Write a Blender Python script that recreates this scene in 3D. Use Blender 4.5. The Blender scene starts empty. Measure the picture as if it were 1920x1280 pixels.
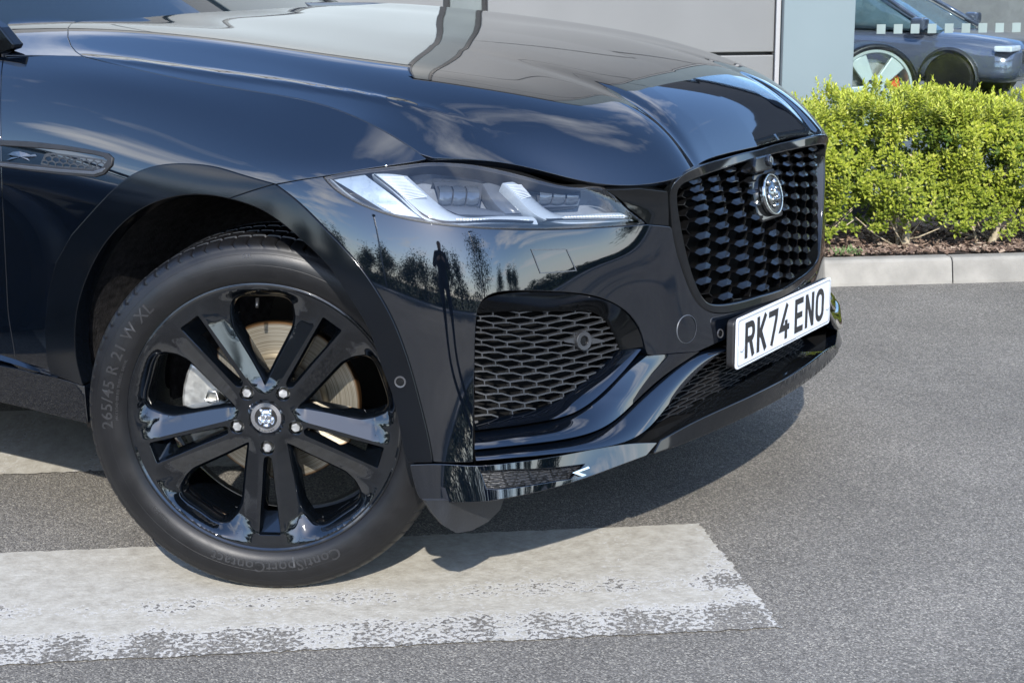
import bpy, bmesh, math, random
import numpy as np
from mathutils import Vector, Matrix
from mathutils.geometry import delaunay_2d_cdt

sc = bpy.context.scene
COL = sc.collection
R = math.radians
random.seed(7)

# ------------------------------------------------------------------ camera
CAM = np.array([2.2115, -3.3415, 1.3176]); FPX = 3082.9          # focal length in pixels of the 1920 px wide frame
YAW, PITCH, ROLL = 0.5687, 0.2386, -0.0069
_f = np.array([-math.sin(YAW)*math.cos(PITCH), math.cos(YAW)*math.cos(PITCH), -math.sin(PITCH)])
_r = np.array([math.cos(YAW), math.sin(YAW), 0.0]); _u = np.cross(_r, _f)
C_R = _r*math.cos(ROLL)+_u*math.sin(ROLL); C_U = _u*math.cos(ROLL)-_r*math.sin(ROLL); C_F = _f
cd = bpy.data.cameras.new('camera'); cam = bpy.data.objects.new('camera', cd); COL.objects.link(cam)
cd.sensor_width = 36.0; cd.lens = 36.0*FPX/1920.0; cd.clip_start = 0.05; cd.clip_end = 2000
m = Matrix.Identity(4)
for i in range(3):
    m[i][0] = C_R[i]; m[i][1] = C_U[i]; m[i][2] = -C_F[i]; m[i][3] = CAM[i]
cam.matrix_world = m
sc.camera = cam

# ------------------------------------------------------------------ light
SUN = np.array([0.85, -1.27, 1.0]); SUN /= np.linalg.norm(SUN)     # towards the sun
sun_el = math.asin(SUN[2])
sl = bpy.data.lights.new('sun', 'SUN'); sl.energy = 2.3; sl.angle = R(0.55); sl.color = (1.0, 0.955, 0.89)
so = bpy.data.objects.new('sun', sl); COL.objects.link(so)
so.rotation_euler = Vector(SUN).to_track_quat('Z', 'Y').to_euler()
w = bpy.data.worlds.new('World'); sc.world = w; w.use_nodes = True
nt = w.node_tree; nt.nodes.clear()
out = nt.nodes.new('ShaderNodeOutputWorld'); bg = nt.nodes.new('ShaderNodeBackground')
sky = nt.nodes.new('ShaderNodeTexSky'); sky.sky_type = 'NISHITA'; sky.sun_disc = False
sky.sun_elevation = sun_el; sky.sun_rotation = math.atan2(SUN[0], SUN[1])
sky.air_density = 1.0; sky.dust_density = 0.3; sky.ozone_density = 1.6
# fair-weather clouds all over the sky, projected on a flat layer
tc = nt.nodes.new('ShaderNodeTexCoord'); sx = nt.nodes.new('ShaderNodeSeparateXYZ')
nt.links.new(tc.outputs['Generated'], sx.inputs[0])
zm = nt.nodes.new('ShaderNodeMath'); zm.operation = 'MAXIMUM'; zm.inputs[1].default_value = 0.0
za = nt.nodes.new('ShaderNodeMath'); za.operation = 'ADD'; za.inputs[1].default_value = 0.10
nt.links.new(sx.outputs['Z'], zm.inputs[0]); nt.links.new(zm.outputs[0], za.inputs[0])
dv = nt.nodes.new('ShaderNodeVectorMath'); dv.operation = 'DIVIDE'
cz = nt.nodes.new('ShaderNodeCombineXYZ')
for k in range(3): nt.links.new(za.outputs[0], cz.inputs[k])
nt.links.new(tc.outputs['Generated'], dv.inputs[0]); nt.links.new(cz.outputs[0], dv.inputs[1])
ns = nt.nodes.new('ShaderNodeTexNoise'); ns.inputs['Scale'].default_value = 1.15; ns.inputs['Detail'].default_value = 9; ns.inputs['Roughness'].default_value = 0.56
mpv = nt.nodes.new('ShaderNodeMapping'); mpv.inputs['Location'].default_value = (3.1, 1.7, 0.4); mpv.inputs['Scale'].default_value = (1, 1, 0.2)
nt.links.new(dv.outputs[0], mpv.inputs[0]); nt.links.new(mpv.outputs[0], ns.inputs['Vector'])
cr = nt.nodes.new('ShaderNodeValToRGB'); cr.color_ramp.elements[0].position = 0.53; cr.color_ramp.elements[1].position = 0.70
cr.color_ramp.elements[0].color = (0, 0, 0, 1); cr.color_ramp.elements[1].color = (0.85, 0.85, 0.85, 1)
nt.links.new(ns.outputs['Fac'], cr.inputs[0])
mx = nt.nodes.new('ShaderNodeMix'); mx.data_type = 'RGBA'
mx.inputs['B'].default_value = (7.0, 7.2, 7.6, 1)
nt.links.new(cr.outputs['Color'], mx.inputs['Factor']); hs_ = nt.nodes.new('ShaderNodeHueSaturation'); hs_.inputs['Saturation'].default_value = 1.12; hs_.inputs['Hue'].default_value = 0.506; nt.links.new(sky.outputs[0], hs_.inputs['Color']); nt.links.new(hs_.outputs[0], mx.inputs['A'])
hz = nt.nodes.new('ShaderNodeMapRange'); hz.inputs[1].default_value = 0.0; hz.inputs[2].default_value = 0.22; hz.inputs[3].default_value = 0.75; hz.inputs[4].default_value = 0.0; hz.interpolation_type = 'SMOOTHSTEP'
nt.links.new(sx.outputs['Z'], hz.inputs[0]); mh = nt.nodes.new('ShaderNodeMix'); mh.data_type = 'RGBA'; mh.inputs['B'].default_value = (5.6, 6.2, 7.0, 1)
nt.links.new(hz.outputs[0], mh.inputs['Factor']); nt.links.new(mx.outputs['Result'], mh.inputs['A'])
nt.links.new(mh.outputs['Result'], bg.inputs['Color']); bg.inputs['Strength'].default_value = 0.15
nt.links.new(bg.outputs[0], out.inputs[0])
sc.view_settings.view_transform = 'Standard'; sc.view_settings.look = 'None'
sc.view_settings.exposure = 1.72; sc.view_settings.gamma = 1.0; sc.view_settings.use_curve_mapping = False
sc.cycles.max_bounces = 10; sc.cycles.glossy_bounces = 6; sc.cycles.transparent_max_bounces = 16

# ------------------------------------------------------------------ pixel geometry
def ray(px, py):
    return C_F + C_R*(px-960)/FPX - C_U*(py-640)/FPX
def at(px, py, x=None, y=None, z=None):
    d = ray(px, py)
    for i, v in enumerate((x, y, z)):
        if v is not None: return CAM + d*(v-CAM[i])/d[i]
def project(Pt):
    d = np.asarray(Pt, float)-CAM; w_ = d@C_F
    return np.stack([960+FPX*(d@C_R)/w_, 640-FPX*(d@C_U)/w_], -1)

# ------------------------------------------------------------------ materials
MATS = {}
def nodes_of(mat):
    mat.use_nodes = True
    t = mat.node_tree; return t, t.nodes['Principled BSDF']
def mat(name, col, rough=0.5, metal=0.0, coat=0.0, spec=0.5, emis=None, noise=None, bump=None, ior=None):
    """noise=(scale, amount) colour variation; bump=(scale, strength, distance)"""
    if name in MATS: return MATS[name]
    mt = bpy.data.materials.new(name); t, b = nodes_of(mt)
    b.inputs['Base Color'].default_value = (*col, 1); b.inputs['Roughness'].default_value = rough
    b.inputs['Metallic'].default_value = metal; b.inputs['Coat Weight'].default_value = coat
    b.inputs['Coat Roughness'].default_value = 0.02
    b.inputs['Specular IOR Level'].default_value = spec
    if ior: b.inputs['IOR'].default_value = ior
    if emis: b.inputs['Emission Color'].default_value = (*emis[0], 1); b.inputs['Emission Strength'].default_value = emis[1]
    g = t.nodes.new('ShaderNodeTexCoord')
    if noise:
        n = t.nodes.new('ShaderNodeTexNoise'); n.inputs['Scale'].default_value = noise[0]; n.inputs['Detail'].default_value = 6
        t.links.new(g.outputs['Object'], n.inputs['Vector'])
        r_ = t.nodes.new('ShaderNodeMapRange'); r_.inputs[3].default_value = 1-noise[1]; r_.inputs[4].default_value = 1+noise[1]
        r_.inputs[1].default_value = 0.3; r_.inputs[2].default_value = 0.7
        t.links.new(n.outputs['Fac'], r_.inputs[0])
        v = t.nodes.new('ShaderNodeVectorMath'); v.operation = 'SCALE'; v.inputs[0].default_value = col
        t.links.new(r_.outputs[0], v.inputs['Scale']); t.links.new(v.outputs[0], b.inputs['Base Color'])
        if len(noise) > 2:
            r2 = t.nodes.new('ShaderNodeMapRange'); r2.inputs[1].default_value = .3; r2.inputs[2].default_value = .7
            r2.inputs[3].default_value = max(0.02, rough-noise[2]); r2.inputs[4].default_value = rough+noise[2]
            t.links.new(n.outputs['Fac'], r2.inputs[0]); t.links.new(r2.outputs[0], b.inputs['Roughness'])
    if bump:
        n = t.nodes.new('ShaderNodeTexNoise'); n.inputs['Scale'].default_value = bump[0]; n.inputs['Detail'].default_value = 4
        t.links.new(g.outputs['Object'], n.inputs['Vector'])
        bp = t.nodes.new('ShaderNodeBump'); bp.inputs['Strength'].default_value = bump[1]; bp.inputs['Distance'].default_value = bump[2]
        t.links.new(n.outputs['Fac'], bp.inputs['Height']); t.links.new(bp.outputs[0], b.inputs['Normal'])
    MATS[name] = mt; return mt

PAINT = mat('car paint black blue', (0.0012, 0.0021, 0.0040), rough=0.025, spec=0.5, ior=1.86)
GLOSS = mat('gloss black', (0.004, 0.0045, 0.005), rough=0.06, spec=0.5, noise=(6, .1, .02))
SATIN = mat('arch moulding paint', (0.0016, 0.0024, 0.0038), rough=0.12, spec=0.5, ior=1.42, noise=(9, .15, .03))
DARK = mat('black plastic', (0.010, 0.010, 0.011), rough=0.55, noise=(30, .3))
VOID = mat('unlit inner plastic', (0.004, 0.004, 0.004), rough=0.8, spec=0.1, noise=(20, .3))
MESHP = mat('intake mesh plastic', (0.022, 0.023, 0.025), rough=0.42, noise=(40, .2, .08))
GREYP = mat('grey deflector plastic', (0.015, 0.0155, 0.017), rough=0.5, noise=(14, .3, .1), bump=(180, .2, .002))
CHROME = mat('chrome', (0.78, 0.78, 0.79), rough=0.10, metal=1.0, noise=(60, .06, .03))
ALU = mat('bare aluminium', (0.55, 0.54, 0.50), rough=0.42, metal=0.9, noise=(45, .2, .1), bump=(300, .15, .001))
NUT = mat('wheel nut metal', (0.75, 0.74, 0.71), rough=0.36, metal=1.0, noise=(120, .15, .1))

# ------------------------------------------------------------------ mesh helpers
def link(name, me, mt=None, parent=None, loc=None):
    o = bpy.data.objects.new(name, me); COL.objects.link(o)
    if mt is not None and me is not None:
        if isinstance(mt, (list, tuple)):
            for q in mt: me.materials.append(q)
        elif not me.materials: me.materials.append(mt)
    if parent: o.parent = parent
    if loc is not None: o.location = loc
    return o
def tag(o, label=None, cat=None, group=None, kind=None):
    if label: o['label'] = label
    if cat: o['category'] = cat
    if group: o['group'] = group
    if kind: o['kind'] = kind
    return o
def empty(name, loc=(0, 0, 0), rz=0.0, parent=None):
    o = bpy.data.objects.new(name, None); COL.objects.link(o); o.location = loc; o.rotation_euler = (0, 0, rz)
    o.empty_display_size = .1
    if parent: o.parent = parent
    return o
def mesh(name, V, F, mt=None, parent=None, smooth=True, normals=None, loc=None, sharp=None):
    me = bpy.data.meshes.new(name)
    me.from_pydata([tuple(map(float, v)) for v in V], [], [tuple(int(i) for i in f) for f in F])
    if smooth: me.polygons.foreach_set('use_smooth', [True]*len(me.polygons))
    if normals is not None:
        me.normals_split_custom_set_from_vertices([tuple(map(float, n)) for n in normals])
    elif sharp: me.set_sharp_from_angle(angle=R(sharp))
    me.update()
    return link(name, me, mt, parent, loc)
def grid_faces(nu, nv, base=0, closed_u=False, flip=False):
    F = []
    for i in range(nu if closed_u else nu-1):
        for j in range(nv-1):
            a = base+i*nv+j; b = base+((i+1) % nu)*nv+j
            F.append((a, a+1, b+1, b) if flip else (a, b, b+1, a+1))
    return F
class MB:
    """collects simple shapes into one mesh"""
    def __init__(s): s.V = []; s.F = []; s.mi = []
    def add(s, V, F, mi=0):
        b = len(s.V); s.V += [tuple(map(float, v)) for v in V]; s.F += [tuple(b+i for i in f) for f in F]; s.mi += [mi]*len(F)
        return s
    def box(s, lo, hi, M=None, mi=0):
        (x0, y0, z0), (x1, y1, z1) = lo, hi
        V = [(x0,y0,z0),(x1,y0,z0),(x1,y1,z0),(x0,y1,z0),(x0,y0,z1),(x1,y0,z1),(x1,y1,z1),(x0,y1,z1)]
        if M is not None: V = [M@Vector(v) for v in V]
        return s.add(V, [(0,3,2,1),(4,5,6,7),(0,1,5,4),(1,2,6,5),(2,3,7,6),(3,0,4,7)], mi)
    def prism(s, poly, d0, d1, fr, mi=0):
        """poly 2D list -> extruded along the third axis of frame fr(a,b,c)->xyz"""
        n = len(poly); V = [fr(a, b, d0) for a, b in poly]+[fr(a, b, d1) for a, b in poly]
        F = [tuple(range(n))[::-1], tuple(range(n, 2*n))]+[(i, (i+1) % n, n+(i+1) % n, n+i) for i in range(n)]
        return s.add(V, F, mi)
    def tube(s, pts, rad, n=6, cap=True, mi=0):
        pts = [np.asarray(p, float) for p in pts]; k = len(pts)
        rad = [rad]*k if np.isscalar(rad) else rad
        V = []; up = np.array([0.123, 0.31, 0.94])
        for i, p in enumerate(pts):
            t = pts[min(i+1, k-1)]-pts[max(i-1, 0)]; t = t/(np.linalg.norm(t)+1e-12)
            a = np.cross(t, up); a /= np.linalg.norm(a)+1e-9; b = np.cross(t, a)
            for j in range(n):
                q = 2*math.pi*j/n; V.append(p+rad[i]*(a*math.cos(q)+b*math.sin(q)))
        F = [(i*n+j, i*n+(j+1) % n, (i+1)*n+(j+1) % n, (i+1)*n+j) for i in range(k-1) for j in range(n)]
        if cap: F += [tuple(range(n))[::-1], tuple((k-1)*n+j for j in range(n))]
        return s.add(V, F, mi)
    def lathe(s, prof, n, fr, a0=0.0, a1=2*math.pi, mi=0):
        """prof: list of (r, h); fr(x, y, h)"""
        full = abs(a1-a0-2*math.pi) < 1e-6; m_ = n if full else n+1; V = []
        for i in range(m_):
            a = a0+(a1-a0)*i/n
            for r_, h in prof: V.append(fr(r_*math.cos(a), r_*math.sin(a), h))
        return s.add(V, grid_faces(m_, len(prof), 0, full), mi)
    def build(s, name, mt, parent=None, smooth=False, sharp=None, loc=None):
        o = mesh(name, s.V, s.F, mt, parent, smooth or bool(sharp), sharp=sharp, loc=loc)
        if any(s.mi): o.data.polygons.foreach_set('material_index', s.mi)
        return o
def bevel(o, width, seg=2, angle=40):
    md = o.modifiers.new('bevel', 'BEVEL'); md.width = width; md.segments = seg; md.limit_method = 'ANGLE'; md.angle_limit = R(angle)
    md.harden_normals = False
    return o

# ------------------------------------------------------------------ spline surfaces
def spline_setup(k):
    k = np.asarray(k, float); n = len(k); A = np.zeros((n, n)); B = np.zeros((n, n)); h = np.diff(k)
    A[0, 0] = A[-1, -1] = 1
    for i in range(1, n-1):
        A[i, i-1] = h[i-1]; A[i, i] = 2*(h[i-1]+h[i]); A[i, i+1] = h[i]
        B[i, i-1] = 6/h[i-1]; B[i, i+1] = 6/h[i]; B[i, i] = -6/h[i-1]-6/h[i]
    return k, np.linalg.solve(A, B)
def spline_basis(S, t):
    k, D = S; n = len(k); t = np.atleast_1d(np.asarray(t, float)); i = np.clip(np.searchsorted(k, t)-1, 0, n-2)
    h = k[i+1]-k[i]; tc_ = np.clip(t, k[0], k[-1]); a = (k[i+1]-tc_)/h; b = (tc_-k[i])/h
    E = np.eye(n); W = a[:, None]*E[i]+b[:, None]*E[i+1]+(((a**3-a)*h*h/6)[:, None]*D[i]+((b**3-b)*h*h/6)[:, None]*D[i+1])
    ex = t-tc_
    if np.any(ex != 0):
        sl0 = (E[1]-E[0])/(k[1]-k[0])-(k[1]-k[0])*(D[0]/3+D[1]/6)
        sl1 = (E[-1]-E[-2])/(k[-1]-k[-2])+(k[-1]-k[-2])*(D[-1]/3+D[-2]/6)
        W = W+np.where(ex < 0, ex, 0)[:, None]*sl0+np.where(ex > 0, ex, 0)[:, None]*sl1
    return W
def curve(pts, n, closed=False):
    """smooth curve through points (any dimension), n samples, chord-length parameter"""
    P = np.asarray(pts, float)
    d = np.r_[0, np.cumsum(np.maximum(np.linalg.norm(np.diff(P, axis=0), axis=1), 1e-6)**0.7)]
    return spline_basis(spline_setup(d), np.linspace(0, d[-1], n))@P
class Surf:
    def __init__(s, ku, kv, P, ur=None, vr=None):
        s.su = spline_setup(ku); s.sv = spline_setup(kv); s.P = np.asarray(P, float)
        s.ur = ur or (ku[0], ku[-1]); s.vr = vr or (kv[0], kv[-1])
        U, V = np.meshgrid(np.linspace(*s.ur, 260), np.linspace(*s.vr, 110), indexing='ij')
        s.gu, s.gv = U.ravel(), V.ravel(); s.gp = s.ev(s.gu, s.gv); s.gn = s.nrm(s.gu, s.gv); s.gx = project(s.gp)
        s.vis = np.einsum('ij,ij->i', s.gn, CAM-s.gp) > 0
    def ev(s, u, v, d=0.0):
        p = np.einsum('mi,mj,ijk->mk', spline_basis(s.su, u), spline_basis(s.sv, v), s.P)
        if np.any(np.asarray(d) != 0): p = p+s.nrm(u, v)*np.broadcast_to(np.asarray(d, float), (len(p),))[:, None]
        return p
    def nrm(s, u, v):
        u = np.atleast_1d(np.asarray(u, float)); v = np.atleast_1d(np.asarray(v, float)); e = 1e-4
        a = s.ev(u+e, v)-s.ev(u-e, v); b = s.ev(u, v+e)-s.ev(u, v-e); n = np.cross(a, b)
        return n/(np.linalg.norm(n, axis=1, keepdims=True)+1e-12)
    def uv(s, px, d=0.0):
        """pixels -> (u,v) on the surface offset by d along its normal"""
        out_ = []
        px = np.atleast_2d(np.asarray(px, float)); d = np.broadcast_to(np.asarray(d, float), (len(px),))
        for q, dd in zip(px, d):
            i = np.argmin(np.where(s.vis, ((s.gx-q)**2).sum(1), 1e12)); w_ = np.array([s.gu[i], s.gv[i]])
            for _ in range(14):
                e = 1e-4
                f0 = project(s.ev(w_[:1], w_[1:], dd))[0]-q
                if abs(f0).max() < 0.02: break
                J = np.stack([(project(s.ev(w_[:1]+e, w_[1:], dd))[0]-q-f0)/e, (project(s.ev(w_[:1], w_[1:]+e, dd))[0]-q-f0)/e], 1)
                st = np.linalg.lstsq(J, -f0, rcond=1e-3)[0]; w_ = w_+np.clip(st, -.08, .08)
            out_.append(w_)
        return np.array(out_)
    def pt(s, px, d=0.0):
        w_ = s.uv(px, d); return s.ev(w_[:, 0], w_[:, 1], d)

# side and nose of the car, from the door round the corner to the centre line; rows bottom lip -> bonnet shut line
def _side(y, z): return [(-2.4, y+.03, z), (-1.5, y+.008, z), (-.9, y+.002, z), (-.45, y, z)]
ROWS = [
 _side(-.925, .29)+[(0, -.93, .29), (.22, -.936, .285), (.395, -.915, .272), (.509, -.888, .276), (.584, -.845, .283), (.639, -.748, .289), (.694, -.632, .295), (.742, -.46, .306), (.78, -.2, .31), (.79, 0, .31)],
 _side(-.95, .42)+[(0, -.95, .42), (.22, -.944, .42), (.39, -.912, .41), (.505, -.866, .40), (.57, -.82, .40), (.628, -.72, .39), (.682, -.585, .39), (.732, -.43, .39), (.785, -.2, .39), (.80, 0, .39)],
 _side(-.957, .56)+[(0, -.958, .56), (.22, -.948, .55), (.385, -.910, .54), (.495, -.855, .53), (.552, -.806, .525), (.61, -.703, .51), (.667, -.563, .50), (.732, -.40, .50), (.782, -.2, .49), (.80, 0, .48)],
 _side(-.958, .70)+[(0, -.960, .70), (.22, -.948, .69), (.38, -.908, .67), (.49, -.85, .645), (.545, -.80, .635), (.60, -.695, .62), (.662, -.55, .61), (.726, -.40, .60), (.765, -.2, .595), (.785, 0, .59)],
 _side(-.952, .83)+[(0, -.953, .82), (.215, -.938, .805), (.372, -.896, .775), (.48, -.84, .745), (.535, -.788, .735), (.59, -.686, .72), (.658, -.545, .71), (.722, -.40, .70), (.757, -.2, .69), (.773, 0, .69)],
 _side(-.927, .94)+[(0, -.925, .91), (.21, -.912, .89), (.36, -.872, .855), (.463, -.822, .825), (.518, -.767, .815), (.575, -.672, .80), (.65, -.535, .78), (.719, -.40, .78), (.75, -.2, .77), (.76, 0, .77)],
 _side(-.872, 1.03)+[(0, -.868, .978), (.20, -.858, .947), (.345, -.835, .907), (.44, -.79, .872), (.495, -.735, .858), (.555, -.65, .845), (.64, -.53, .822), (.715, -.41, .82), (.735, -.2, .825), (.742, 0, .825)],
 [(-2.4, -.79, 1.10), (-1.5, -.80, 1.10), (-.9, -.80, 1.095), (-.45, -.80, 1.073), (0, -.80, 1.025), (.20, -.797, .995), (.34, -.79, .948), (.41, -.765, .915), (.455, -.70, .907), (.525, -.63, .887), (.612, -.56, .855), (.714, -.44, .850), (.725, -.2, .866), (.725, 0, .868)],
]
for r_ in ROWS:
    r_ += [(q[0], -q[1], q[2]) for q in r_[-2:-9:-1]]
NP = np.array(ROWS).transpose(1, 0, 2)
_b = NP[:, 3, :]; NKU = np.r_[0, np.cumsum(np.linalg.norm(np.diff(_b, axis=0), axis=1))]
NKV = np.array([0, .125, .26, .395, .51, .605, .69, .765])
N = Surf(NKU, NKV, NP, ur=(NKU[1], NKU[13]))
UC = NKU[13]                                      # u of the centre line

# bonnet: rows from centre line to shut line, columns rear -> leading edge
HR = [
 [(-1.1, 0, 1.15), (-.7, 0, 1.145), (-.4, 0, 1.138), (-.1, 0, 1.118), (.15, 0, 1.098), (.35, 0, 1.068), (.5, 0, 1.032), (.62, 0, .984), (.69, 0, .930), (.722, 0, .872)],
 [(-1.1, -.25, 1.15), (-.7, -.25, 1.146), (-.4, -.25, 1.136), (-.1, -.25, 1.115), (.15, -.25, 1.095), (.35, -.25, 1.063), (.5, -.25, 1.025), (.62, -.26, .976), (.69, -.27, .924), (.724, -.28, .870)],
 [(-1.1, -.45, 1.148), (-.7, -.45, 1.143), (-.4, -.45, 1.131), (-.1, -.45, 1.108), (.15, -.45, 1.080), (.35, -.44, 1.047), (.5, -.43, 1.003), (.61, -.42, .955), (.68, -.42, .908), (.722, -.42, .850)],
 [(-1.1, -.60, 1.142), (-.7, -.62, 1.142), (-.4, -.62, 1.126), (-.1, -.62, 1.098), (.15, -.61, 1.066), (.32, -.58, 1.032), (.44, -.572, .992), (.53, -.565, .944), (.578, -.56, .904), (.614, -.556, .856)],
 [(-1.1, -.69, 1.135), (-.7, -.69, 1.128), (-.4, -.69, 1.106), (-.1, -.69, 1.075), (.13, -.69, 1.043), (.28, -.68, 1.010), (.38, -.665, .975), (.45, -.65, .940), (.49, -.64, .914), (.52, -.632, .889)],
 [(-1.1, -.75, 1.118), (-.7, -.752, 1.105), (-.4, -.755, 1.083), (-.1, -.755, 1.053), (.10, -.75, 1.028), (.24, -.74, 1.000), (.32, -.73, .972), (.385, -.722, .945), (.42, -.715, .927), (.452, -.705, .908)],
 [(-1.1, -.797, 1.095), (-.7, -.798, 1.088), (-.4, -.798, 1.069), (-.1, -.798, 1.037), (.08, -.798, 1.016), (.20, -.796, .994), (.27, -.795, .973), (.33, -.793, .948), (.365, -.790, .932), (.396, -.785, .917)],
]
HP = np.array(HR).transpose(1, 0, 2)[:, ::-1]      # columns along x; v from shut line (0) to centre
HKU = np.r_[0, np.cumsum(np.linalg.norm(np.diff(HP[:, 3], axis=0), axis=1))]
HKV = np.array([0, .055, .125, .215, .375, .58, .83])
HP = np.concatenate([HP, HP[:, -2:-3:-1]*np.array([1, -1, 1])], 1); HKV = np.r_[HKV, 1.08]
FLU, FLV = 3e-6, 4e-8
def fair(P, ku, kv, lu, lv, keep):
    """fair a control grid: small moves that even out the change of curvature"""
    nu_, nv_ = P.shape[:2]; Gu = np.diff(spline_setup(ku)[1], axis=0); Gv = np.diff(spline_setup(kv)[1], axis=0)
    A = np.diag(keep.ravel())+lu*np.kron(Gu.T@Gu, np.eye(nv_))+lv*np.kron(np.eye(nu_), Gv.T@Gv)
    Q = P.copy()
    for c in range(3): Q[..., c] = np.linalg.solve(A, keep.ravel()*P[..., c].ravel()).reshape(nu_, nv_)
    return Q
_full = np.concatenate([HP[:, :-1], (HP[:, :-2][:, ::-1]*np.array([1, -1, 1]))], 1); _kv = np.r_[HKV[:-1], 2*.83-HKV[:-2][::-1]]
_k = np.ones(_full.shape[:2])*1.0; _k[:, 0] = _k[:, -1] = 60.; _k[-1, :] = 25.; _k[:2, :] = .3
_fa = fair(_full, HKU, _kv, FLU, FLV, _k)
print('bonnet faired by', np.abs(_fa-_full).max((0, 1)))
HP[:, :7] = _fa[:, :7]; HP[:, 7] = _fa[:, 7]
H = Surf(HKU, HKV, HP, ur=(HKU[0], HKU[-1]), vr=(0, .83))

# ------------------------------------------------------------------ panels trimmed out of a surface
def inset_poly(P, g):
    P = np.asarray(P, float); n = len(P); a = np.roll(P, 1, 0); b = np.roll(P, -1, 0)
    area = 0.5*np.sum(P[:, 0]*b[:, 1]-b[:, 0]*P[:, 1]); sg = 1 if area > 0 else -1
    e1 = P-a; e2 = b-P; e1 /= np.linalg.norm(e1, axis=1, keepdims=True)+1e-12; e2 /= np.linalg.norm(e2, axis=1, keepdims=True)+1e-12
    n1 = np.stack([-e1[:, 1], e1[:, 0]], 1)*sg; n2 = np.stack([-e2[:, 1], e2[:, 0]], 1)*sg
    nn = n1+n2; nn /= np.linalg.norm(nn, axis=1, keepdims=True)+1e-12
    c = np.clip(np.einsum('ij,ij->i', nn, n1), .45, 1)
    return P+nn*(g/c)[:, None]
def resample(P, step, closed=True):
    P = np.asarray(P, float)
    Q = np.vstack([P, P[:1]]) if closed else P
    out_ = []
    for a, b in zip(Q[:-1], Q[1:]):
        k = max(1, int(round(np.linalg.norm(b-a)/step)))
        for i in range(k): out_.append(a+(b-a)*i/k)
    if not closed: out_.append(Q[-1])
    return np.array(out_)
def in_poly(pts, P):
    x, y = pts[:, 0], pts[:, 1]; r_ = np.zeros(len(pts), bool); j = len(P)-1
    for i in range(len(P)):
        xi, yi = P[i]; xj, yj = P[j]
        c = ((yi > y) != (yj > y)) & (x < (xj-xi)*(y-yi)/(yj-yi+1e-15)+xi); r_ ^= c; j = i
    return r_
def seg_dist(pts, P):
    d = np.full(len(pts), 1e9)
    for a, b in zip(P, np.roll(P, -1, 0)):
        e = b-a; t = np.clip(((pts-a)@e)/(e@e+1e-15), 0, 1); d = np.minimum(d, np.linalg.norm(pts-a-t[:, None]*e, axis=1))
    return d
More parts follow.
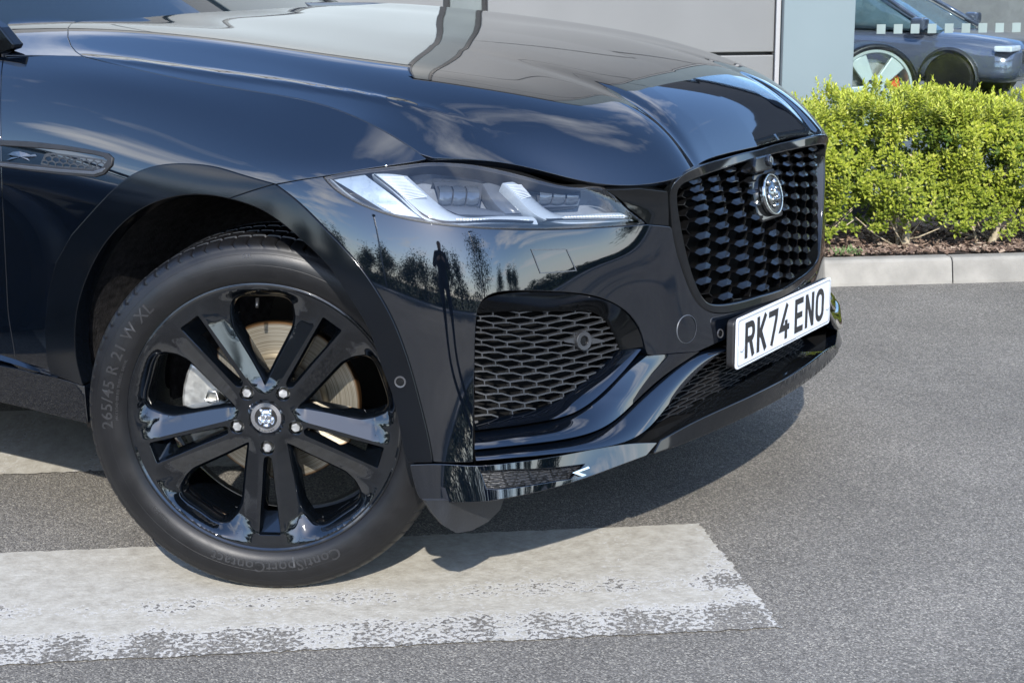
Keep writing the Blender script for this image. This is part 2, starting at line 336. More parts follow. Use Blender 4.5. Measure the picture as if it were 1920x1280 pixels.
def panel(name, S, poly, mt, parent, gap=.0018, step=.02, d=0.0, depth=.018, holes=(), mirror=False, bstep=.006, dfun=None, both=False, lip=.0014):
    """sheet-metal panel: polygon in (u,v) metres on surface S, with rolled edge and return flange"""
    loops = [resample(inset_poly(resample(poly, bstep), gap), bstep)]
    for h_ in holes: loops.append(resample(inset_poly(resample(h_, bstep), -gap), bstep))
    lo, hi = loops[0].min(0), loops[0].max(0)
    gx, gy = np.meshgrid(np.arange(lo[0], hi[0], step), np.arange(lo[1], hi[1], step), indexing='ij')
    g = np.stack([gx.ravel(), gy.ravel()], 1); k = in_poly(g, loops[0])
    g = g[k]
    if len(g): g = g[seg_dist(g, loops[0]) > step*.45]
    for h_ in loops[1:]:
        g = g[~in_poly(g, h_)]; g = g[seg_dist(g, h_) > step*.45]
    pts = [p for l in loops for p in l]; edges = []; b = 0; ids = []
    for l in loops:
        n = len(l); edges += [(b+i, b+(i+1) % n) for i in range(n)]; ids.append((b, n)); b += n
    allp = [Vector((float(p[0]), float(p[1]))) for p in pts]+[Vector((float(p[0]), float(p[1]))) for p in g]
    vo, eo, fo, ov, oe, of = delaunay_2d_cdt(allp, edges, [], 2 if len(loops) > 1 else 1, 1e-7)
    UV = np.array([tuple(v) for v in vo]); F = [tuple(f) for f in fo]
    if len(loops) > 1 or True:
        cen = np.array([UV[list(f)].mean(0) for f in F]); ok = in_poly(cen, loops[0])
        for h_ in loops[1:]: ok &= ~in_poly(cen, h_)
        F = [f for f, q in zip(F, ok) if q]
    dd = d if dfun is None else d+dfun(UV)
    Vt = S.ev(UV[:, 0], UV[:, 1], dd); Nr = S.nrm(UV[:, 0], UV[:, 1])
    if dfun is not None:                           # normals of the relief surface
        e = 1e-3; A = S.ev(UV[:, 0]+e, UV[:, 1], d+dfun(UV+[e, 0]))-S.ev(UV[:, 0]-e, UV[:, 1], d+dfun(UV-[e, 0]))
        B = S.ev(UV[:, 0], UV[:, 1]+e, d+dfun(UV+[0, e]))-S.ev(UV[:, 0], UV[:, 1]-e, d+dfun(UV-[0, e])); Nr = np.cross(A, B); Nr /= np.linalg.norm(Nr, axis=1, keepdims=True)
    # orient faces with the normals
    F = [f if np.dot(np.cross(Vt[f[1]]-Vt[f[0]], Vt[f[2]]-Vt[f[0]]), Nr[f[0]]) > 0 else f[::-1] for f in F]
    V = [v for v in Vt]; NN = [n for n in Nr]
    inv = {}
    for newi, olds in enumerate(ov):
        for q in olds: inv[q] = newi
    for li, (b0, n) in enumerate(ids):
        idx = [inv[b0+i] for i in range(n)]; L = Vt[idx]; nl = Nr[idx]
        t = np.roll(L, -1, 0)-np.roll(L, 1, 0); t /= np.linalg.norm(t, axis=1, keepdims=True)+1e-12
        o_ = np.cross(t, nl); u2 = loops[li]; ar = np.sum(u2[:, 0]*np.roll(u2[:, 1], -1)-np.roll(u2[:, 0], -1)*u2[:, 1])
        sgn = 1 if (ar > 0) else -1
        if li > 0: sgn = -sgn
        o_ *= sgn
        rings = [idx]
        for (ko, kn, wn, wo) in ((lip*.7, -lip*.3, .75, .65), (lip, -lip, .15, .99), (lip, -depth, 0, 1)):
            s0 = len(V); V += list(L+o_*ko+nl*kn); q = nl*wn+o_*wo; NN += list(q/np.linalg.norm(q, axis=1, keepdims=True)); rings.append(list(range(s0, s0+n)))
        for r0, r1 in zip(rings[:-1], rings[1:]):
            for i in range(n):
                j = (i+1) % n; f = (r0[i], r0[j], r1[j], r1[i])
                fn = np.cross(V[f[1]]-V[f[0]], V[f[3]]-V[f[0]])
                if np.dot(fn, NN[f[3]]) < 0: f = f[::-1]
                F.append(f)
    V = np.array(V); NN = np.array(NN)
    if both:                                        # left half mirrored into the same panel
        n = len(V); V = np.vstack([V, V*[1, -1, 1]]); NN = np.vstack([NN, NN*[1, -1, 1]]); F = F+[tuple(n+i for i in f[::-1]) for f in F]
    o = mesh(name, V, F, mt, parent, normals=NN)
    if mirror:
        o2 = mesh(name, V*[1, -1, 1], [f[::-1] for f in F], mt, parent, normals=NN*[1, -1, 1])
        return o, o2
    return o
def strip(name, A, B, mt, parent, dA, dB, S=None, n=60, mseg=8, bulge=0.0, back=.02, mirror=False, thick=True):
    """blade between two pixel curves lying at depths dA and dB off surface S; edges turned back"""
    S = S or N
    ca = curve(A, n); cb = curve(B, n)
    dA = np.interp(np.linspace(0, 1, n), np.linspace(0, 1, len(np.atleast_1d(dA))), np.atleast_1d(dA)) if not np.isscalar(dA) else np.full(n, dA)
    dB = np.interp(np.linspace(0, 1, n), np.linspace(0, 1, len(np.atleast_1d(dB))), np.atleast_1d(dB)) if not np.isscalar(dB) else np.full(n, dB)
    uA = S.uv(ca, dA); uB = S.uv(cb, dB)
    cols = []
    for j in range(mseg+1):
        t = j/mseg; uv_ = uA*(1-t)+uB*t
        cols.append(S.ev(uv_[:, 0], uv_[:, 1], dA*(1-t)+dB*t+bulge*math.sin(math.pi*t)))
    nA = S.nrm(uA[:, 0], uA[:, 1]); nB = S.nrm(uB[:, 0], uB[:, 1])
    if thick:
        eA = cols[0]-cols[1]; eA /= np.linalg.norm(eA, axis=1, keepdims=True)+1e-9
        eB = cols[-1]-cols[-2]; eB /= np.linalg.norm(eB, axis=1, keepdims=True)+1e-9
        cols = [cols[0]-nA*back, cols[0]-nA*.0025+eA*.0015]+cols+[cols[-1]-nB*.0025+eB*.0015, cols[-1]-nB*back]
    V = np.stack(cols, 1); m_ = V.shape[1]
    V = V.reshape(-1, 3); F = grid_faces(n, m_)
    a = V[F[len(F)//2][0]]; q = F[(n//2)*(m_-1)+m_//2]; fn = np.cross(V[q[1]]-V[q[0]], V[q[3]]-V[q[0]])
    if np.dot(fn, CAM-V[q[0]]) < 0: F = [f[::-1] for f in F]
    o = mesh(name, V, F, mt, parent, sharp=38)
    if mirror: mesh(name, V*[1, -1, 1], [f[::-1] for f in F], mt, parent, sharp=38)
    return o
# ================================================================== THE SETTING
TH = R(38.3); E1 = np.array([math.cos(TH), math.sin(TH), 0]); E2 = np.array([-math.sin(TH), math.cos(TH), 0])
def EW(a, b, z=0.0): return E1*a+E2*b+np.array([0, 0, z])
def newmat(name):
    mt = bpy.data.materials.new(name); t, b = nodes_of(mt); return mt, t, b
def node(t, kind, **k):
    n = t.nodes.new(kind)
    for a, v in k.items():
        if a in n.inputs: n.inputs[a].default_value = v
        else: setattr(n, a, v)
    return n
def ramp(t, src, stops):
    r_ = t.nodes.new('ShaderNodeValToRGB'); e = r_.color_ramp.elements
    while len(e) < len(stops): e.new(0.5)
    for q, (p, c) in zip(e, stops): q.position = p; q.color = (*c, 1) if len(c) == 3 else c
    t.links.new(src, r_.inputs[0]); return r_
# asphalt: dark binder with pale aggregate
def asphalt_nodes(t, co):
    v = node(t, 'ShaderNodeTexVoronoi', Scale=300.0); t.links.new(co, v.inputs['Vector'])
    n = node(t, 'ShaderNodeTexNoise', Scale=1.1, Detail=8.0, Roughness=.66); t.links.new(co, n.inputs['Vector'])
    n2 = node(t, 'ShaderNodeTexNoise', Scale=130.0, Detail=4.0, Roughness=.7); t.links.new(co, n2.inputs['Vector'])
    sp = t.nodes.new('ShaderNodeSeparateColor'); t.links.new(v.outputs['Color'], sp.inputs[0])
    st = ramp(t, sp.outputs[0], [(0, (.082, .075, .064)), (.40, (.138, .127, .109)), (.75, (.190, .174, .149)), (1, (.33, .305, .25))])
    g1 = node(t, 'ShaderNodeMapRange'); g1.inputs[1].default_value = .25; g1.inputs[2].default_value = .75; g1.inputs[3].default_value = .66; g1.inputs[4].default_value = 1.20; t.links.new(n.outputs['Fac'], g1.inputs[0])
    g2 = node(t, 'ShaderNodeMapRange'); g2.inputs[1].default_value = .3; g2.inputs[2].default_value = .7; g2.inputs[3].default_value = .72; g2.inputs[4].default_value = 1.22; t.links.new(n2.outputs['Fac'], g2.inputs[0])
    mm = t.nodes.new('ShaderNodeMath'); mm.operation = 'MULTIPLY'; t.links.new(g1.outputs[0], mm.inputs[0]); t.links.new(g2.outputs[0], mm.inputs[1])
    vs = t.nodes.new('ShaderNodeVectorMath'); vs.operation = 'SCALE'; t.links.new(st.outputs[0], vs.inputs[0]); t.links.new(mm.outputs[0], vs.inputs['Scale'])
    return vs.outputs[0], v.outputs['Distance'], n2.outputs['Fac']
ASPH, t, b = newmat('asphalt'); g = t.nodes.new('ShaderNodeTexCoord'); c_, dist, fine = asphalt_nodes(t, g.outputs['Object'])
t.links.new(c_, b.inputs['Base Color']); b.inputs['Roughness'].default_value = .85; b.inputs['Specular IOR Level'].default_value = .35
bp = node(t, 'ShaderNodeBump', Strength=.7, Distance=.003); bp.invert = True; t.links.new(dist, bp.inputs['Height']); t.links.new(bp.outputs[0], b.inputs['Normal'])
tag(mesh('road', [EW(a, b_, 0) for a, b_ in ((-400, -9.5), (400, -9.5), (400, 2.2), (-400, 2.2))], [(0, 1, 2, 3)], ASPH, smooth=False), kind='structure')
FAR = mat('far ground', (.09, .10, .05), rough=.95, noise=(.6, .4))
tag(mesh('ground', [(-600, -600, -.02), (600, -600, -.02), (600, 600, -.02), (-600, 600, -.02)], [(0, 1, 2, 3)], FAR, smooth=False), kind='structure')
# zebra stripes: sheets lying on the road
PAINTW, t, b = newmat('worn road paint'); g = t.nodes.new('ShaderNodeTexCoord'); c_, dist, fine = asphalt_nodes(t, g.outputs['Object'])
sp = t.nodes.new('ShaderNodeSeparateXYZ'); t.links.new(g.outputs['Object'], sp.inputs[0])
wob = node(t, 'ShaderNodeTexNoise', Scale=5.0, Detail=3.0); t.links.new(g.outputs['Object'], wob.inputs['Vector'])
wa = t.nodes.new('ShaderNodeMath'); wa.operation = 'MULTIPLY_ADD'; wa.inputs[1].default_value = .05; t.links.new(wob.outputs['Fac'], wa.inputs[0]); t.links.new(sp.outputs['Y'], wa.inputs[2])
mr = node(t, 'ShaderNodeMapRange'); mr.inputs[1].default_value = -.60; mr.inputs[2].default_value = 0.0; t.links.new(wa.outputs[0], mr.inputs[0])
G = lambda x: (x, x, x)
band = ramp(t, mr.outputs[0], [(0, G(.60)), (.06, G(.575)), (.22, G(.555)), (.29, G(.36)), (.36, G(.32)), (.42, G(.47)), (.50, G(.45)), (.56, G(.29)), (.80, G(.23)), (1, G(.27))])
low = node(t, 'ShaderNodeTexNoise', Scale=4.0, Detail=3.0); mpn = t.nodes.new('ShaderNodeMapping'); mpn.inputs['Scale'].default_value = (1.6, .5, 1); t.links.new(g.outputs['Object'], mpn.inputs[0]); t.links.new(mpn.outputs[0], low.inputs['Vector'])
l2 = node(t, 'ShaderNodeMapRange'); l2.inputs[1].default_value = .35; l2.inputs[2].default_value = .68; l2.inputs[3].default_value = -.17; l2.inputs[4].default_value = .06; t.links.new(low.outputs['Fac'], l2.inputs[0])
# the ragged end of the stripe
ed = node(t, 'ShaderNodeMapRange'); ed.inputs[1].default_value = .30; ed.inputs[2].default_value = .50; ed.inputs[3].default_value = 0; ed.inputs[4].default_value = .10; t.links.new(sp.outputs['X'], ed.inputs[0])
s1 = t.nodes.new('ShaderNodeMath'); t.links.new(band.outputs[0], s1.inputs[0]); t.links.new(l2.outputs[0], s1.inputs[1])
s2 = t.nodes.new('ShaderNodeMath'); t.links.new(s1.outputs[0], s2.inputs[0]); t.links.new(ed.outputs[0], s2.inputs[1])
fn = node(t, 'ShaderNodeTexNoise', Scale=85.0, Detail=4.0, Roughness=.6); t.links.new(g.outputs['Object'], fn.inputs['Vector'])
sb = t.nodes.new('ShaderNodeMath'); sb.operation = 'SUBTRACT'; t.links.new(s2.outputs[0], sb.inputs[0]); t.links.new(fn.outputs['Fac'], sb.inputs[1])
wear = node(t, 'ShaderNodeMapRange'); wear.inputs[1].default_value = -.012; wear.inputs[2].default_value = .012; t.links.new(sb.outputs[0], wear.inputs[0])
near = node(t, 'ShaderNodeMapRange'); near.inputs[1].default_value = -.13; near.inputs[2].default_value = -.02; t.links.new(sb.outputs[0], near.inputs[0])
nb = node(t, 'ShaderNodeTexNoise', Scale=26.0, Detail=10.0, Roughness=.78); t.links.new(g.outputs['Object'], nb.inputs['Vector'])
beige = ramp(t, nb.outputs['Fac'], [(.3, (.24, .22, .18)), (.5, (.345, .322, .27)), (.7, (.44, .42, .365))])
pm = t.nodes.new('ShaderNodeMix'); pm.data_type = 'RGBA'; pm.inputs['B'].default_value = (.45, .435, .40, 1); t.links.new(near.outputs[0], pm.inputs['Factor']); t.links.new(beige.outputs[0], pm.inputs['A'])
fm = t.nodes.new('ShaderNodeMix'); fm.data_type = 'RGBA'; t.links.new(wear.outputs[0], fm.inputs['Factor']); t.links.new(pm.outputs['Result'], fm.inputs['A']); t.links.new(c_, fm.inputs['B']); t.links.new(fm.outputs['Result'], b.inputs['Base Color'])
b.inputs['Roughness'].default_value = .75
hh = t.nodes.new('ShaderNodeMath'); hh.operation = 'MULTIPLY_ADD'; hh.inputs[1].default_value = -.7; t.links.new(wear.outputs[0], hh.inputs[0]); t.links.new(fn.outputs['Fac'], hh.inputs[2])
bp = node(t, 'ShaderNodeBump', Strength=.55, Distance=.003); t.links.new(hh.outputs[0], bp.inputs['Height']); t.links.new(bp.outputs[0], b.inputs['Normal'])
def stripe(a0, a1, b_far, label, xshift=0.0, far=False):
    rnd = random.Random(int(b_far*100)); top = [(a0+(a1-a0)*i/60, rnd.uniform(-.002, .002)) for i in range(61)]; top = [(a0+(a1-a0)*i/400, rnd.uniform(-.003, .003)) for i in range(401)]; bot = [(a1+.035-(a1-a0)*i/400+(rnd.uniform(-.006, .004) if i == 0 else 0), -.60+rnd.uniform(-.005, .004)) for i in range(401)]; side = [(a1+.035*q/60+rnd.uniform(-.006, .004), -.60*q/60) for q in range(1, 60)]; top = top+side
    o = mesh('zebra_stripe', [(a-xshift, b_, 0) for a, b_ in top+bot], [tuple(range(len(top)+len(bot)))[::-1]], PAINTW, smooth=False)
    if far: 
        for v in o.data.vertices: v.co.y *= .5
        o.scale = (1, 2, 1)
    o.location = EW(xshift, b_far, .003); o.rotation_euler = (0, 0, TH); tag(o, kind='structure'); return o
stripe(-5, .455, -.447, '')
stripe(-6, -.62, .725, '', xshift=-3.0, far=True)
# kerb of separate stones
STONE = mat('kerb concrete', (.22, .208, .18), rough=.9, noise=(9, .22), bump=(160, .5, .003))
kerb = mesh('kerb', [EW(a, b_, z) for a in (-12, 12) for b_, z in ((2.22, -.02), (2.22, .06), (2.24, .06), (2.24, -.02))], [(0, 1, 5, 4), (1, 2, 6, 5), (2, 3, 7, 6), (0, 4, 7, 3), (0, 3, 2, 1), (4, 5, 6, 7)], STONE, smooth=False); tag(kerb, kind='structure')
kp = [(2.130, -.03), (2.134, .012), (2.152, .088), (2.160, .098), (2.168, .101), (2.216, .101), (2.216, -.03)]
kme = None
for i in range(-10, 8):
    a0 = 2.02+i*.915; j = random.uniform(-.002, .002)
    if kme is None:
        V = [EW(a, b_, z) for a in (.0025, .006, .909, .9125) for b_, z in kp]
        for q, (i0, s) in enumerate(((0, 1), (3, 1))):
            for k in range(7): V[i0*7+k] = V[i0*7+k]*1.0+np.array([0, 0, -.003])
        kme = bpy.data.meshes.new('kerb_stone'); kme.from_pydata([tuple(v) for v in V], [], [(r*7+k, r*7+(k+1) % 7, (r+1)*7+(k+1) % 7, (r+1)*7+k) for r in range(3) for k in range(7)]+[tuple(range(7))[::-1], tuple(range(21, 28))]); kme.materials.append(STONE)
    o = link('kerb_stone', kme, None, kerb); o.location = EW(a0, j, j*.5)
# planting bed, mulch
SOIL = mat('bark soil', (.055, .038, .028), rough=.95, noise=(60, .6), bump=(120, .9, .01))
nb_, nz_ = 160, 12; V = []
rnd = random.Random(3)
for i in range(nb_):
    for j in range(nz_):
        V.append(EW(-6+12*i/(nb_-1), 2.212+1.1*j/(nz_-1), .088+rnd.uniform(0, .018)+(.02*math.sin(i*.9+j) if j > 1 else 0)))
tag(mesh('planting_bed', V, grid_faces(nb_, nz_), SOIL), kind='structure')
CHIP, t, b = newmat('bark chips'); gi_ = t.nodes.new('ShaderNodeNewGeometry'); r_ = ramp(t, gi_.outputs['Random Per Island'], [(0, (.05, .03, .022)), (.5, (.13, .085, .06)), (.85, (.24, .17, .125)), (1, (.36, .29, .22))]); t.links.new(r_.outputs[0], b.inputs['Base Color']); b.inputs['Roughness'].default_value = .9
mb = MB()
for i in range(5200):
    a = rnd.uniform(.9, 3.6); b_ = 2.218+rnd.random()**1.5*.55; L = rnd.uniform(.006, .028); W_ = L*rnd.uniform(.25, .6); h_ = rnd.uniform(.0015, .005)
    M = Matrix.Translation(Vector(EW(a, b_, .108+rnd.uniform(0, .014))))@Matrix.Rotation(rnd.uniform(0, 6.3), 4, 'Z')@Matrix.Rotation(rnd.uniform(-.7, .7), 4, 'X')@Matrix.Rotation(rnd.uniform(-.5, .5), 4, 'Y')
    mb.box((-L/2, -W_/2, -h_/2), (L/2, W_/2, h_/2), M)
tag(mb.build('bark_mulch', CHIP), 'brown bark chips covering the bed behind the kerb', 'mulch', kind='stuff')
# hedge shrubs
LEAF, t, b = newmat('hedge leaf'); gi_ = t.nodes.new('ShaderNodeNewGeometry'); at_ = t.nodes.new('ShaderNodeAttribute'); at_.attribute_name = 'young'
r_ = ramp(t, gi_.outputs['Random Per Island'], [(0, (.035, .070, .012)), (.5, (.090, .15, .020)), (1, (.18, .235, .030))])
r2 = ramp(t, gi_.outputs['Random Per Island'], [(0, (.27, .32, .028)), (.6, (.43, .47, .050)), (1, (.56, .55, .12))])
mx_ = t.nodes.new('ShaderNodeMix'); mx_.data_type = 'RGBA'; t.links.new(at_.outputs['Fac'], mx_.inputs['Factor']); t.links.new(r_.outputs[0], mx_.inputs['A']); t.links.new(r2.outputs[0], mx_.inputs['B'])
t.links.new(mx_.outputs['Result'], b.inputs['Base Color']); b.inputs['Roughness'].default_value = .42; b.inputs['Specular IOR Level'].default_value = .35
tl = t.nodes.new('ShaderNodeBsdfTranslucent'); ms = t.nodes.new('ShaderNodeMixShader'); ms.inputs[0].default_value = .28; t.links.new(mx_.outputs['Result'], tl.inputs['Color'])
ou = t.nodes['Material Output']; t.links.new(b.outputs[0], ms.inputs[1]); t.links.new(tl.outputs[0], ms.inputs[2]); t.links.new(ms.outputs[0], ou.inputs[0])
BARK = mat('shrub stem bark', (.30, .25, .17), rough=.85, noise=(50, .35), bump=(90, .5, .004))
def shrub(a_c, half, seed, label, name='hedge_shrub', detail=1.0):
    rnd = random.Random(seed); root = empty(name, tuple(EW(a_c, 2.50, .10))); V = []; F = []; Y = []
    def leaf(p, d, up, L, W_, yg):
        s = np.cross(d, up); s /= np.linalg.norm(s)+1e-9; n_ = np.cross(s, d); b0 = len(V)
        V.extend([p, p+d*L*.5+s*W_*.5+n_*L*.06, p+d*L+n_*L*-.05, p+d*L*.5-s*W_*.5+n_*L*.06]); F.append((b0, b0+1, b0+2)); F.append((b0, b0+2, b0+3)); Y.extend([yg]*4)
    stems = []
    ns = int(1150*detail)
    for k in range(ns):
        # sprigs crowd near the clipped surface, thinner inside and low down
        q = rnd.random(); dep = rnd.random()**2.2
        aa = rnd.uniform(-half, half); zz = rnd.random()
        if q < .58: bb_ = -.25+.28*dep; z = .06+.50*zz**.9                        # road side
        elif q < .84: bb_ = rnd.uniform(-.25, .25); z = .565-.16*dep                # top
        else: bb_ = .25-.2*dep; z = .12+.44*zz
        lump = .035*math.sin(9*(aa+a_c)+3*z*6)+.025*math.sin(23*(aa+a_c)+11*z)
        hole = math.sin(13*(aa+a_c)*1.7+seed)+math.sin(17*z+5*(aa+a_c))
        if q < .58 and hole < -1.15: continue
        bb_ -= lump if bb_ < 0 else 0
        z += .03*math.sin(7*(aa+a_c)+1)+.02*math.sin(31*(aa+a_c)) if z > .4 else 0
        if z < .13 and rnd.random() < .5: continue
        p = np.array(EW(aa, bb_, z)); outd = np.array(EW(rnd.uniform(-.35, .35), (-1 if bb_ < 0 else 1)*(.75 if z < .5 else .25), .55 if z < .5 else 1.0)); outd /= np.linalg.norm(outd)
        tall = z > .50 and rnd.random() < .10
        L_s = rnd.uniform(.03, .055)*(1.9 if tall else 1.0); nl = 16 if tall else rnd.randint(9, 13)
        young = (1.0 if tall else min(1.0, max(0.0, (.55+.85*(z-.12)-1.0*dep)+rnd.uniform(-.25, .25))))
        e = np.cross(outd, [.3, .2, .93]); e /= np.linalg.norm(e); f = np.cross(outd, e); a0 = rnd.uniform(0, 6.28)
        for i in range(nl):
            tt = i/nl; ang = a0+i*2.4; rad = e*math.cos(ang)+f*math.sin(ang); d = outd*(.25+.85*tt)+rad*(1.0-.6*tt); d = d/np.linalg.norm(d)
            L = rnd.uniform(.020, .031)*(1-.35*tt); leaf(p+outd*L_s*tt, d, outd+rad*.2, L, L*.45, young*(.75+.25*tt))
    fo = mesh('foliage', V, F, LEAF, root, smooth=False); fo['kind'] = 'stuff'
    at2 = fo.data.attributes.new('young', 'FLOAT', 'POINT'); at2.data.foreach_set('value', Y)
    for k in range(3):
        x = rnd.uniform(-.03, .03)*k; mb = MB(); base = EW(x, -.09+.03*k-.05, 0); mid = base+EW(rnd.uniform(-.04, .04), rnd.uniform(-.02, .03), .12); top = mid+EW(rnd.uniform(-.12, .12), rnd.uniform(-.03, .05), .26)
        r0 = .017 if k == 0 else .008; mb.tube([base-np.array([0, 0, .03]), base+np.array([0, 0, .02]), mid, top], [r0*1.25, r0, r0*.8, r0*.35], 8)
        mb.build('stem', BARK, root, smooth=True)
        for q in range(4):
            mb = MB(); m0 = base*(1-.25*q)+mid*.25*q if q < 3 else mid; tip = m0+EW(rnd.choice((-1, 1))*rnd.uniform(.06, .2), rnd.uniform(-.09, .02), rnd.uniform(.05, .22)); mb.tube([m0, (m0+tip)/2+EW(0, 0, -.012), tip], [.0045, .0035, .0018], 5); mb.build('twig', BARK, root, smooth=True)
    tag(root, label, 'shrub', 'clipped hedge shrubs along the kerb'); return root
HN = [(1.47, .23, 'yellow-green hedge shrub peeping out beside the car grille'), (1.90, .24, 'yellow-green hedge shrub below the pale column edge, second along the kerb'), (2.26, .22, 'yellow-green hedge shrub with tall sprig under the showroom glass'), (2.64, .24, 'yellow-green hedge shrub at the right edge of the view')]
for i, (a, hf, lb) in enumerate(HN): shrub(a, hf, 11+i, lb, detail=1.5)
for i, (a, lb) in enumerate(((1.05, 'clipped hedge shrub just behind the grille, hidden by the nose'), (.62, 'clipped hedge shrub hidden behind the middle of the bonnet'), (.2, 'clipped hedge shrub hidden behind the bonnet near the windscreen'), (3.08, 'clipped hedge shrub just past the right edge of the view'))): shrub(a, .24, 40+i, lb, detail=.45)
# small weed by the kerb
mb = MB(); rnd = random.Random(5)
for i in range(140):
    p = EW(1.62+rnd.gauss(0, .03), 2.24+rnd.gauss(0, .015), .108); d = EW(rnd.gauss(0, 1), rnd.gauss(0, 1)-.2, rnd.uniform(.6, 1.6)); d /= np.linalg.norm(d); s = np.cross(d, [0, 0, 1.0]); s /= np.linalg.norm(s); L = rnd.uniform(.015, .045)
    mb.add([p, p+d*L*.5+s*.004, p+d*L, p+d*L*.5-s*.004], [(0, 1, 2, 3)])
tag(mb.build('weed', mat('weed green', (.13, .20, .07), rough=.6, noise=(40, .3))), 'small pale green weed growing against the kerb by the bumper', 'weed')

# ------------------------------------------------------------------ showroom building
WB = 3.30
bld = empty('showroom_building', tuple(EW(0, WB, 0))); bld.rotation_euler = (0, 0, TH)
tag(bld, 'grey clad showroom with pale blue column and large window behind the hedge', 'building')
CLAD = mat('grey cladding', (.155, .155, .150), rough=.45, metal=.1, noise=(1.5, .05, .08))
PALE = mat('pale blue cladding', (.145, .182, .19), rough=.4, noise=(1.2, .05, .08))
TRIM = mat('white trim', (.30, .30, .30), rough=.4, noise=(5, .05))
DGR = mat('dark frame', (.02, .021, .023), rough=.35, noise=(9, .2))
WHT = mat('pale showroom cladding', (.30, .33, .325), rough=.4, noise=(1.1, .05, .05))
def bpart(name, lo, hi, mt, bv=.004, par=None):
    mb_ = MB(); mb_.box(lo, hi); o = mb_.build(name, mt, par or bld)
    if bv: bevel(o, bv, 2)
    return o
bpart('backing_wall', (-9.0, .06, -.1), (.13, .3, 3.1), DGR, 0); bpart('backing_wall', (.13, .06, -.1), (1.92, .3, 5.0), DGR, 0)
zr = [(.06, .815), (.829, 1.95), (1.964, 3.08), (3.094, 4.2), (4.214, 5.0)]
for (a0, a1) in ((.295, 1.582),):
    for z0, z1 in zr: bpart('cladding_panel', (a0+.003, 0, z0), (a1-.003, .05, z1), CLAD)
for k in range(6):
    for z0, z1 in ((.06, 1.1), (1.12, 2.9)): bpart('cladding_panel', (-8.7+k*1.47, .01, z0), (-8.7+k*1.47+1.455, .05, z1), WHT if z0 > 1.0 else CLAD)
bpart('fascia_band', (-9.0, -.06, 2.92), (.12, .04, 3.2), CLAD)
bpart('recessed_post', (.135, .03, .0), (.275, .055, 5.0), mat('green grey glass strip', (.12, .135, .13), rough=.3, noise=(2, .2)))
bpart('corner_trim', (1.584, -.012, 0), (1.604, .05, 5.0), TRIM, .002)
bpart('column_panel', (1.608, -.05, 0), (1.932, .25, 3.3), PALE)
bpart('column_panel', (1.608, -.05, 3.31), (1.932, .25, 5.0), PALE)
bpart('window_header', (1.936, -.02, 2.7), (8.0, .25, 3.1), DGR)
bpart('window_sill', (1.936, -.02, .06), (8.0, .1, .16), DGR)
for a in (4.35, 6.8): bpart('mullion', (a-.03, -.01, .16), (a+.03, .09, 2.7), DGR)
bpart('roof_coping', (.1, -.05, 5.0), (1.95, .35, 5.1), DGR)
wg = bpy.data.materials.new('showroom glass'); wg.use_nodes = True; t = wg.node_tree; t.nodes.clear()
o_ = t.nodes.new('ShaderNodeOutputMaterial'); mxs = t.nodes.new('ShaderNodeMixShader'); tr = t.nodes.new('ShaderNodeBsdfTransparent'); gsy = t.nodes.new('ShaderNodeBsdfGlossy'); fr_ = t.nodes.new('ShaderNodeFresnel')
fr_.inputs['IOR'].default_value = 1.55; gsy.inputs['Roughness'].default_value = .004; tr.inputs['Color'].default_value = (.93, .97, .965, 1)
t.links.new(fr_.outputs[0], mxs.inputs[0]); t.links.new(tr.outputs[0], mxs.inputs[1]); t.links.new(gsy.outputs[0], mxs.inputs[2]); t.links.new(mxs.outputs[0], o_.inputs[0])
for a0, a1 in ((1.936, 4.32), (4.38, 6.77)): bpart('glass_pane', (a0, .04, .16), (a1, .05, 2.7), wg, 0)
DOTM = mat('frosted window square', (.17, .21, .20), rough=.5, noise=(6, .1))
for k in range(14):
    a0 = 2.060+k*.0790*1.0+k*.0; mb = MB(); mb.box((a0, .034, .900), (a0+.040, .0375, .942)); mb.build('window_square', DOTM, bld)
# interior
SHF = mat('showroom floor', (.16, .16, .165), rough=.25, noise=(3, .1, .05)); INW = mat('showroom inner wall', (.10, .105, .11), rough=.6, noise=(2, .2))
bpart('interior_floor', (1.95, .25, .05), (8.0, 9.5, .10), SHF, 0); bpart('interior_wall', (1.95, 9.5, .1), (8.0, 9.6, 3.0), INW, 0); bpart('interior_wall', (1.93, .3, .1), (1.95, 9.5, 3.0), INW, 0); bpart('interior_wall', (8.0, 0, .1), (8.1, 9.6, 3.0), INW, 0)
# ================================================================== THE CAR
car = empty('parked_car', (0, 0, 0))
tag(car, 'glossy black SUV with black alloy wheel and mesh grille standing on the zebra stripe', 'car')
def uvN(L, d=0.0): return N.uv(L, d)
def mir(uv): q = np.array(uv)[::-1].copy(); q[:, 0] = 2*UC-q[:, 0]; return q

